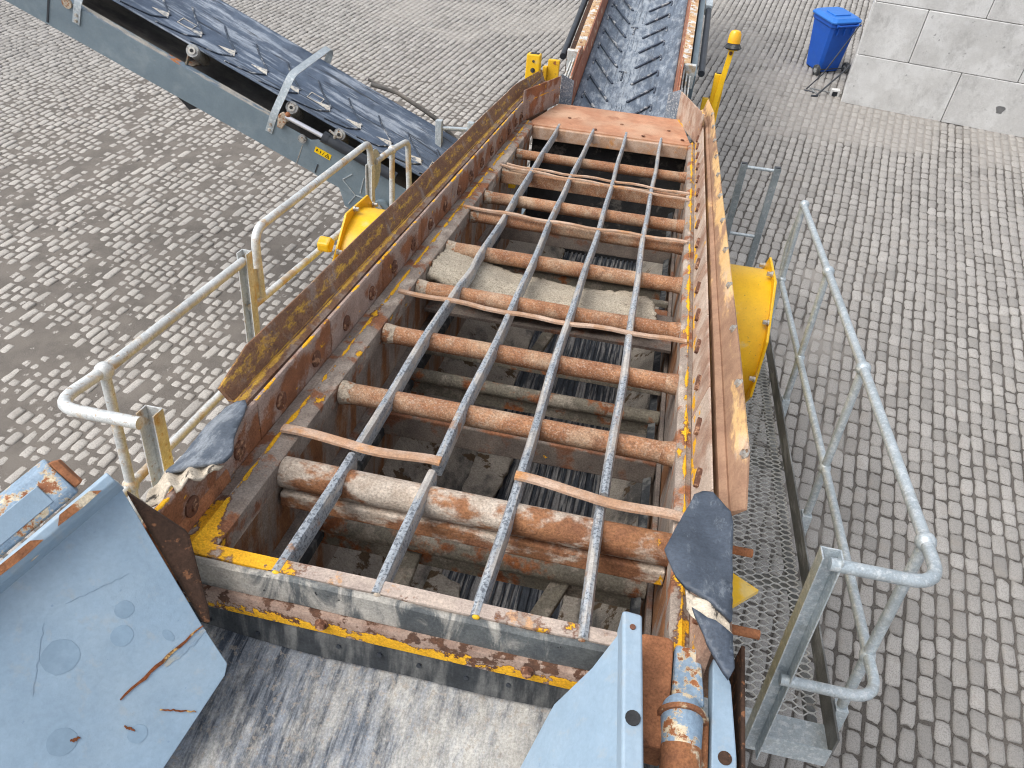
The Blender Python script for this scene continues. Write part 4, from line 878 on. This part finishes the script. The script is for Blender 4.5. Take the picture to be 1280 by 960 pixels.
wl = empty('walkway', 'weathered walkway with white rust stained handrails to the left of the screen', 'walkway', DECK_O, DECK_R)
def walk_left():
    r = .0235; u = -1.95; g = 'galv_rust'
    MB().tube(fillet([(-1.60,.56,-.075),(-1.97,.58,-.095),(u,.85,-.10),(u,1.96,-.095)], .12), r, 14).build('top_rail', g, wl, smooth=True)
    MB().tube([(-1.62,.60,-.66),(u+.01,.62,-.68),(u,.85,-.683),(u,1.95,-.69)], r*.9, 14).build('knee_rail', g, wl, smooth=True)
    MB().tube([(u,.85,-.10),(u,.845,-1.2)], .0215, 12).build('post', g, wl, smooth=True)
    fitting(wl, (u,.85,-.10), .038, g); fitting(wl, (u,.846,-.682), .036, g)
    channel_post(wl, -1.60, .62, -1.2, -.06, g, .07)
    channel_post(wl, u, 1.98, -1.2, -.05, g, .055)
    # gate hinge cheeks
    for w0 in (-.19, -.62):
        pts = [(2.0+.19*math.sin(a)*.8, w0+.10*math.cos(a)-.08) for a in [i*math.pi/10 for i in range(11)]]
        MB().prism(pts, lambda a, b, t: (t, a, b), u-.004, u+.004).build('hinge_cheek', g, wl)
    # second, slightly higher section
    MB().tube(fillet([(u,2.11,-.38),(u,2.10,.02),(u,3.80,.05),(u,3.83,-.45)], .10), r, 14).build('top_rail', g, wl, smooth=True)
    MB().tube([(u,1.985,-.375),(u,3.08,-.405),(u,3.8,-.42)], r*.9, 14).build('knee_rail', g, wl, smooth=True)
    channel_post(wl, u-.002, 3.80, -1.2, -.11, g, .05)
    pts = [(3.86+.2*math.sin(a)*.75, -.17+.15*math.cos(a)) for a in [i*math.pi/10 for i in range(11)]]
    MB().prism(pts, lambda a, b, t: (t, a, b), u-.004, u+.004).build('hinge_cheek', 'galv', wl)
    MB().tube(fillet([(u,3.9,-.12),(u,4.28,-.13),(u,4.66,-.16),(u,4.72,-.7)], .08), r, 14).build('top_rail', g, wl, smooth=True)
    for v in (4.27, ): MB().tube([(u,v,-.13),(u,v,-1.2)], .0215, 12).build('post', g, wl, smooth=True); fitting(wl, (u,v,-.13), .035, g)
    MB().box(u-.03,u+.03,5.55,5.61,-1.2,-.20).build('gate_post', 'galv', wl, bevel=.003)
    MB().box(u+.25,u+.31,5.62,5.68,-1.2,-.20).build('gate_post', 'galv', wl, bevel=.003)
    MB().tube([(u+.03,5.58,-.27),(u+.25,5.65,-.27)], .018, 10).build('gate_bar', 'galv', wl, smooth=True)
    MB().tube(fillet([(u+.35,2.25,-.7),(u+.35,2.25,-.42),(u+.42,2.28,-.42)], .03), .012, 8).build('latch', 'galv', wl, smooth=True)
    MB().box(-1.93,-1.24,.7,5.6,-1.24,-1.2).build('deck_plate', 'galv_dark', wl)
walk_left()

# ------------------------------------------------------------------ side conveyor (runs out to the left and climbs)
TA = math.radians(24.6)
# local frame: x runs up the conveyor (to the left), y away from the camera, z square to the belt
sc = bpy.data.objects.new('side_conveyor', None); COL.objects.link(sc)
tag(sc, 'grey blue side conveyor with chevron belt climbing to the upper left', 'conveyor')
ex = Vector((-math.cos(TA), 0, math.sin(TA))); ez = Vector((math.sin(TA), 0, math.cos(TA))); ey = Vector((0, 1, 0))
org = Vector((-3.143, 5.6, 2.084))
sc.matrix_world = Matrix(((ex.x, ey.x, ez.x, org.x), (ex.y, ey.y, ez.y, org.y), (ex.z, ey.z, ez.z, org.z), (0, 0, 0, 1)))
def side_conv():
    X0, X1 = -1.7, 4.6; hh = .287
    MB().box(X0, X1, -.006, .0, 0, hh).box(X0, X1, .0005, .055, 0, .006).build('side_channel', 'paint_grey', sc, bevel=.002)
    MB().box(.02, X1, .001, .06, hh-.008, hh+.003).build('channel_flange', 'paint_edge', sc, bevel=.002)
    MB().box(X0, X1, 1.02, 1.026, 0, hh).build('side_channel', 'paint_grey', sc, bevel=.002)
    MB().box(X0, X1, .97, 1.019, hh-.008, hh).build('channel_flange', 'paint_edge', sc, bevel=.002)
    MB().box(X0, X1, .06, .96, .10, .12).build('return_belt', 'pan', sc)
    # troughed belt
    W = .84; y0 = .12; ys = [y0 + W*i/24 for i in range(25)]
    def zb(y):
        t = abs((y-(y0+W/2))/(W/2)); return .30 + (.13*max(0, (t-.38)/.62)**1.1)
    vs = []; xs = [X0-.4 + (X1-X0+.4)*i/40 for i in range(41)]
    for x in xs:
        for y in ys: vs.append((x, y, zb(y)))
    k = len(ys); fs = [(i*k+j, i*k+j+1, (i+1)*k+j+1, (i+1)*k+j) for i in range(len(xs)-1) for j in range(k-1)]
    belt = MB().add(vs, fs).build('belt', 'belt_side', sc, smooth=True, solid=.014)
    for i in range(19):
        x = -1.70 + i*.30; j = random.uniform(-.02, .02)
        def cl(p, q, wd=.016, mat='cleat', nm='chevron_cleat'):
            n = 6; L = [Vector((p[0]+(q[0]-p[0])*t/n, p[1]+(q[1]-p[1])*t/n, 0)) for t in range(n+1)]; m = MB()
            for a, b in zip(L[:-1], L[1:]):
                m.bar((a.x,a.y,zb(a.y)+.012), (b.x,b.y,zb(b.y)+.012), wd, .016)
            return m.build(nm, mat, belt, bevel=.003)
        cl((x+.26,.20),(x,.47), .013); cl((x,.53),(x+.24,.77), .013)
        if i % 4 == 1:
            a0, a1, b0, b1 = x+.10, x+.22, .50, .60; m = MB()
            for p_, q_ in (((a0,b0),(a1,b0)),((a1,b0),(a1,b1)),((a1,b1),(a0,b1)),((a0,b1),(a0,b0))): m.bar((*p_,zb(p_[1])+.010),(*q_,zb(q_[1])+.010), .006, .006)
            m.build('splice_patch_edge', 'cleat_dust', belt)
        MB().add([(x-.01,.47,zb(.47)+.012),(x+.02,.55,zb(.55)+.012),(x+.15,.505,zb(.5)+.009)], [(0,1,2)]).build('dust_pocket', 'cleat_dust', belt, solid=.004)
    # idlers
    for x in (-.43, .0, .87, 1.95, 3.1):
        r = MB().tube([(x,.060,.425),(x,.085,.410),(x,.34,.215)], .05, 18, radii=[.050,.050,.046]).build('idler_roller', 'roller', sc, smooth=True)
        MB().tube([(x,.048,.431),(x,.061,.425)], .030, 14).build('end_cap', 'bolt_zinc', r, smooth=True)
        MB().tube([(x,.043,.433),(x,.051,.430)], .014, 12).build('spindle', 'dark_in', r, smooth=True)
        MB().bar((x+.03,.05,.27),(x+.03,.36,.18), .06, .012).bar((x+.02,.055,.29),(x+.02,.07,.40), .04, .012, (1,0,0)).build('idler_bracket', 'lower', sc)
        MB().tube([(x,.985,.35),(x,.72,.20)], .046, 14).build('idler_roller', 'roller', sc, smooth=True)
    # bent flat guards over the belt
    def hoop(x, top=.66):
        P = fillet([(x,-.012,.15),(x,-.012,.33),(x-.01,.12,top),(x-.02,.93,top-.07),(x-.02,1.035,.50),(x-.02,1.035,.25)], .06, 5); m = MB(); n = len(P); vs = []
        for i, p in enumerate(P):
            d = (P[min(i+1,n-1)]-P[max(i-1,0)]).normalized(); nn = Vector((1,0,0)).cross(d).normalized()
            for sx_, sn in ((-1,-1),(1,-1),(1,1),(-1,1)): vs.append(p + Vector((1,0,0))*sx_*.03 + nn*sn*.004)
        fs = [(3,2,1,0), tuple((n-1)*4+k for k in range(4))]
        for i in range(n-1):
            for k in range(4): fs.append((i*4+k, i*4+(k+1)%4, (i+1)*4+(k+1)%4, (i+1)*4+k))
        o = m.add(vs, fs).build('guard_hoop', 'galv', sc)
        for z in (.175, .225):
            b = hexbolt(.011, .012).build('bolt', 'bolt_zinc', o); b.location = (x, -.017, z); orient(b, (0, -1, 0))
    hoop(.10); hoop(1.77)
    MB().box(1.995, 2.01, -.012, -.0065, .02, hh).build('splice_seam', 'black', sc)
    MB().tube([(1.85,-.025,.28),(1.85,-.006,.28)], .04, 18).build('pivot_boss', 'weld', sc, smooth=True)
    MB().prism([(.70,.0),(.92,.0),(.78,-.07)], lambda a, b, t: (a, t, b), .01, .05).build('under_gusset', 'dark_in', sc)
    # hydraulic folding cylinder and its brackets
    cy = MB().tube([(-.34,-.02,.385),(-1.0,-.02,.385)], .045, 20).build('cylinder_barrel', 'black', sc, smooth=True)
    MB().tube([(.0,-.02,.375),(-.35,-.02,.385)], .020, 14).build('piston_rod', 'chrome', cy, smooth=True)
    MB().tube([(-.33,-.02,.385),(-.38,-.02,.385)], .049, 20).build('gland', 'black', cy, smooth=True)
    MB().tube([(-.42,-.02,.42),(-.42,-.02,.465)], .013, 10).tube([(-.42,-.02,.455),(-.36,-.02,.47)], .010, 8).tube([(-.78,-.02,.42),(-.78,-.02,.46)], .012, 8).build('hose_port', 'bolt_zinc', cy, smooth=True)
    MB().prism([(.045,.25),(.06,.36),(.03,.405),(-.01,.40),(-.02,.34),(.0,.25)], lambda a, b, t: (a, t, b), -.035, -.012).build('cylinder_lug', 'weld', sc, bevel=.008)
    MB().ball((-.01,-.02,.40), .022, 10).build('rod_eye', 'rust_plain', sc, smooth=True)
    p = MB().tube([(-.178,-.03,.262),(-.178,-.008,.262)], .036, 22).build('pivot_pin', 'roller', sc, smooth=True)
    MB().tube([(-.178,-.036,.262),(-.178,-.029,.262)], .02, 14).build('pin_cap', 'bolt_zinc', p, smooth=True)
    # stiffened root plate with the warning label
    MB().prism([(-.24,.286),(-.30,.33),(-1.5,.33),(-1.6,.0),(-.36,.0),(-.36,.12),(-.24,.20)], lambda a, b, t: (a, t, b), -.014, -.0065).build('root_plate', 'paint_grey', sc, bevel=.003)
    MB().box(-.194,-.190,-.009,-.0065,0,.20).build('plate_joint', 'paint_edge', sc)
    MB().bar((-.365,-.016,.02),(-.365,-.016,.11), .010, .006, (0,1,0)).build('joint_gap', 'black', sc)
    K = .56
    def q(a, b): return (-.30 + (a+.50)*K, .233 + (b-.28)*K*1.1)
    st = MB().prism([q(-.50,.235),q(-.76,.235),q(-.76,.325),q(-.50,.325)], lambda a, b, t: (a, t, b), -.0165, -.0145).build('warning_label', 'sticker', sc)
    def mark(poly): MB().prism([q(*v) for v in poly], lambda a, b, t: (a, t, b), -.0178, -.0166).build('label_print', 'print', st)
    # a small figure, a bar, a figure and a triangle, as on the label
    mark([(-.525,.262),(-.545,.262),(-.545,.295),(-.535,.305),(-.525,.295)]); mark([(-.556,.277),(-.572,.277),(-.572,.284),(-.556,.284)])
    mark([(-.585,.258),(-.596,.258),(-.603,.282),(-.596,.306),(-.585,.298),(-.590,.28)]); mark([(-.625,.252),(-.632,.252),(-.652,.308),(-.645,.308)])
    for a, b in (((-.672,.255),(-.740,.255)),((-.740,.255),(-.706,.310)),((-.706,.310),(-.672,.255))):
        d = Vector((b[0]-a[0], b[1]-a[1])).normalized(); nx, ny = -d.y*.004, d.x*.004
        mark([(a[0]+nx,a[1]+ny),(b[0]+nx,b[1]+ny),(b[0]-nx,b[1]-ny),(a[0]-nx,a[1]-ny)])
    mark([(-.702,.266),(-.711,.266),(-.711,.288),(-.702,.288)])
    # folding bracket near the machine: raised welded ribs and a clamp
    for a, b in (((-.60,.10),(-.75,.02)),((-.75,.02),(-.72,-.10)),((-.60,.10),(-.66,.20)),((-.75,.02),(-.95,.06)),((-.78,.06),(-.76,.22))):
        MB().bar((a[0],-.016,a[1]),(b[0],-.016,b[1]), .008, .008, (0,1,0)).build('weld_rib', 'galv', sc)
    MB().prism([(-.60,.0),(-1.1,.0),(-1.0,-.16),(-.70,-.14)], lambda a, b, t: (a, t, b), -.013, -.007).build('knee_plate', 'paint_grey', sc)
    MB().tube([(-1.0,-.05,.05),(-1.0,-.012,.05)], .075, 20).build('clamp_disc', 'paint_grey', sc, smooth=True)
    MB().bar((-.97,-.06,.08),(-1.04,-.06,.03), .026, .012, (0,1,0)).build('clamp_bolt', 'bolt_zinc', sc)
    # cables along the far channel
    MB().tube([(-.35,1.05,.42),(-.6,1.07,.47),(-1.0,1.08,.44),(-1.25,1.07,.36)], .02, 8).tube([(-.3,1.10,.42),(-.7,1.11,.45),(-1.1,1.10,.40)], .014, 8).build('hose', 'pan', sc, smooth=True)
    MB().box(X0, .2, .96, 1.018, .30, .32).build('cable_tray', 'dark_in', sc)
    # posts carrying the conveyor
    return
side_conv()
# ------------------------------------------------------------------ far conveyor (carries oversize away from the screen)
SL = math.radians(4)
fv = empty('far_conveyor', 'slate blue chevron belt between rusty skirts running away at the top', 'conveyor', (0, 7.6, 1.95), (SL, 0, 0))
def far_conv():
    y0, y1 = -1.3, 9.0; xs = [-.86 + .95*i/16 for i in range(17)]
    def zb(x): t = abs((x+.385)/.475); return .10*max(0, (t-.55)/.45)**1.2
    ysn = [y0+(y1-y0)*i/20 for i in range(21)]; k = len(xs)
    vs = [(x, y, zb(x)) for y in ysn for x in xs]; fs = [(i*k+j, i*k+j+1, (i+1)*k+j+1, (i+1)*k+j) for i in range(20) for j in range(k-1)]
    belt = MB().add(vs, fs).build('belt', 'belt_far', fv, smooth=True, solid=.015)
    for i in range(24):
        y = -1.0+i*.395; j = random.uniform(-.03, .03)
        for a, b in (((-.80,y+.40),(-.545,y)),((-.10,y+.42),(-.352,y+.03))):
            MB().bar((a[0],a[1],zb(a[0])+.014),(b[0],b[1],zb(b[0])+.014), .022, .024).build('chevron_cleat', 'cleat', belt, bevel=.004)
            MB().bar((a[0],a[1],zb(a[0])+.014),(a[0],a[1]-.13,zb(a[0])+.014), .018, .022).build('chevron_cleat', 'cleat', belt, bevel=.004)
        if i % 3 == 1:
            MB().bar((-.47,y+.30,.012),(-.47,y+.10,.012), .018, .02).bar((-.515,y+.30,.012),(-.43,y+.30,.012), .018, .02).build('centre_cleat', 'cleat', belt, bevel=.003)
        if i % 2 == 0:
            m = MB(); 
            for a in (-.50, -.45, -.40): m.bar((a,y+.38,.009),(a-.0,y+.06,.009), .010, .010)
            m.build('centre_rib', 'belt_far', belt)
    for s in (-1, 1):
        f = lambda d: CU + s*d
        MB().extrude([(.475,.06),(.50,.30),(.512,.30),(.487,.06)], [-.2, 4, 9], lambda a, b, t: (f(a), t, b)).build('skirt_board', 'far_rust', fv)
        MB().extrude([(.5125,.29),(.60,.285),(.60,.30),(.5125,.305)], [.55, 4, 9], lambda a, b, t: (f(a), t, b)).build('skirt_flange', 'far_edge', fv, bevel=.002)
        MB().prism([(-1.2,.0),(-.55,.33),(.35,.42),(.62,.36),(.70,.06),(-.5,.05)], lambda a, b, t: (f(t), a, b), .515, .53).build('skirt_plate', 'far_rust', fv, bevel=.003)
        for q in range(3): MB().box(min(f(.54+q*.035),f(.555+q*.035)), max(f(.54+q*.035),f(.555+q*.035)), -.75, .5, .02+.02*q, .30-.03*q).build('stiffener', 'galv_rust', fv, bevel=.003)
        MB().box(min(f(.54),f(.66)), max(f(.54),f(.66)), .51, .56, .1, .34).build('cross_stay', 'galv_rust', fv, bevel=.004)
        MB().box(min(f(.62),f(.68)), max(f(.62),f(.68)), .6, 9.0, -.1, .2).build('side_frame', 'paint_grey' if s > 0 else 'rust_dark', fv, bevel=.004)
        MB().tube([(f(.735),.75,.16),(f(.735),2.6,.16)], .035, 14).build('ram_barrel', 'black', fv, smooth=True)
        MB().tube([(f(.735),2.6,.16),(f(.735),4.2,.16)], .018, 12).build('ram_rod', 'galv', fv, smooth=True)
        MB().box(min(f(.69),f(.77)), max(f(.69),f(.77)), 2.45, 2.75, .1, .22).build('ram_bracket', 'galv', fv, bevel=.006)
    MB().box(-.95,.18,-1.2,8.9,-.30,-.26).build('underpan', 'dark_in', fv)
far_conv()
fl = empty('conveyor_leg', 'grey trestle under the far conveyor', 'support leg', (CU, 14.6, 0))
for x in (-.6, .6): MB().box(x-.04, x+.04, -.04, .04, .016, 2.3).build('post', 'paint_grey', fl, bevel=.004)
MB().box(-.56,.56,-.03,.03,1.6,1.68).build('cross_bar', 'paint_grey', fl, bevel=.004)

# ------------------------------------------------------------------ beacon on its yellow post
bc = empty('beacon_post', 'amber beacon lamp on a slanting yellow post at the far right corner', 'beacon', DECK_O, DECK_R)
def beacon():
    base = MB().box(.50,.615,7.60,7.68,-.95,.15).build('base_tube', 'yellow', bc, bevel=.010)
    MB().box(.515,.60,7.615,7.665,.1475,.1535).build('tube_mouth', 'dark_in', base)  # dark lid in place of the tube's shaded inside
    MB().bar((.545,7.58,-.33),(.615,7.58,.40), .055, .022, (0,-1,0)).build('post', 'yellow', bc, bevel=.004)
    b = hexbolt(.018, .018).build('bolt', 'bolt_zinc', bc); b.location = (.548, 7.566, -.30); orient(b, (0, -1, 0))
    b = hexbolt(.014, .014).build('bolt', 'bolt_rust', bc); b.location = (.612, 7.566, .37); orient(b, (0, -1, 0))
    MB().box(.57,.67,7.53,7.63,.402,.408).build('mount_plate', 'yellow_flat', bc)
    MB().tube([(.62,7.58,.409),(.62,7.58,.425),(.62,7.58,.45),(.62,7.58,.47)], .07, 24, radii=[.07,.092,.075,.06]).build('rubber_foot', 'rubber', bc, smooth=True)
    MB().tube([(.62,7.58,.47),(.62,7.58,.50),(.62,7.58,.56),(.62,7.58,.585),(.62,7.58,.595)], .06, 24, radii=[.066,.066,.060,.046,.02]).build('lens', 'amber', bc, smooth=True)
    MB().bar((.27,7.64,-.32),(.498,7.64,-.32), .07, .08).build('mount_arm', 'yellow_flat', bc, bevel=.004)
    MB().box(.42,.488,7.55,7.62,-.3,-.1).build('side_lug', 'yellow_flat', bc, bevel=.005)
beacon()
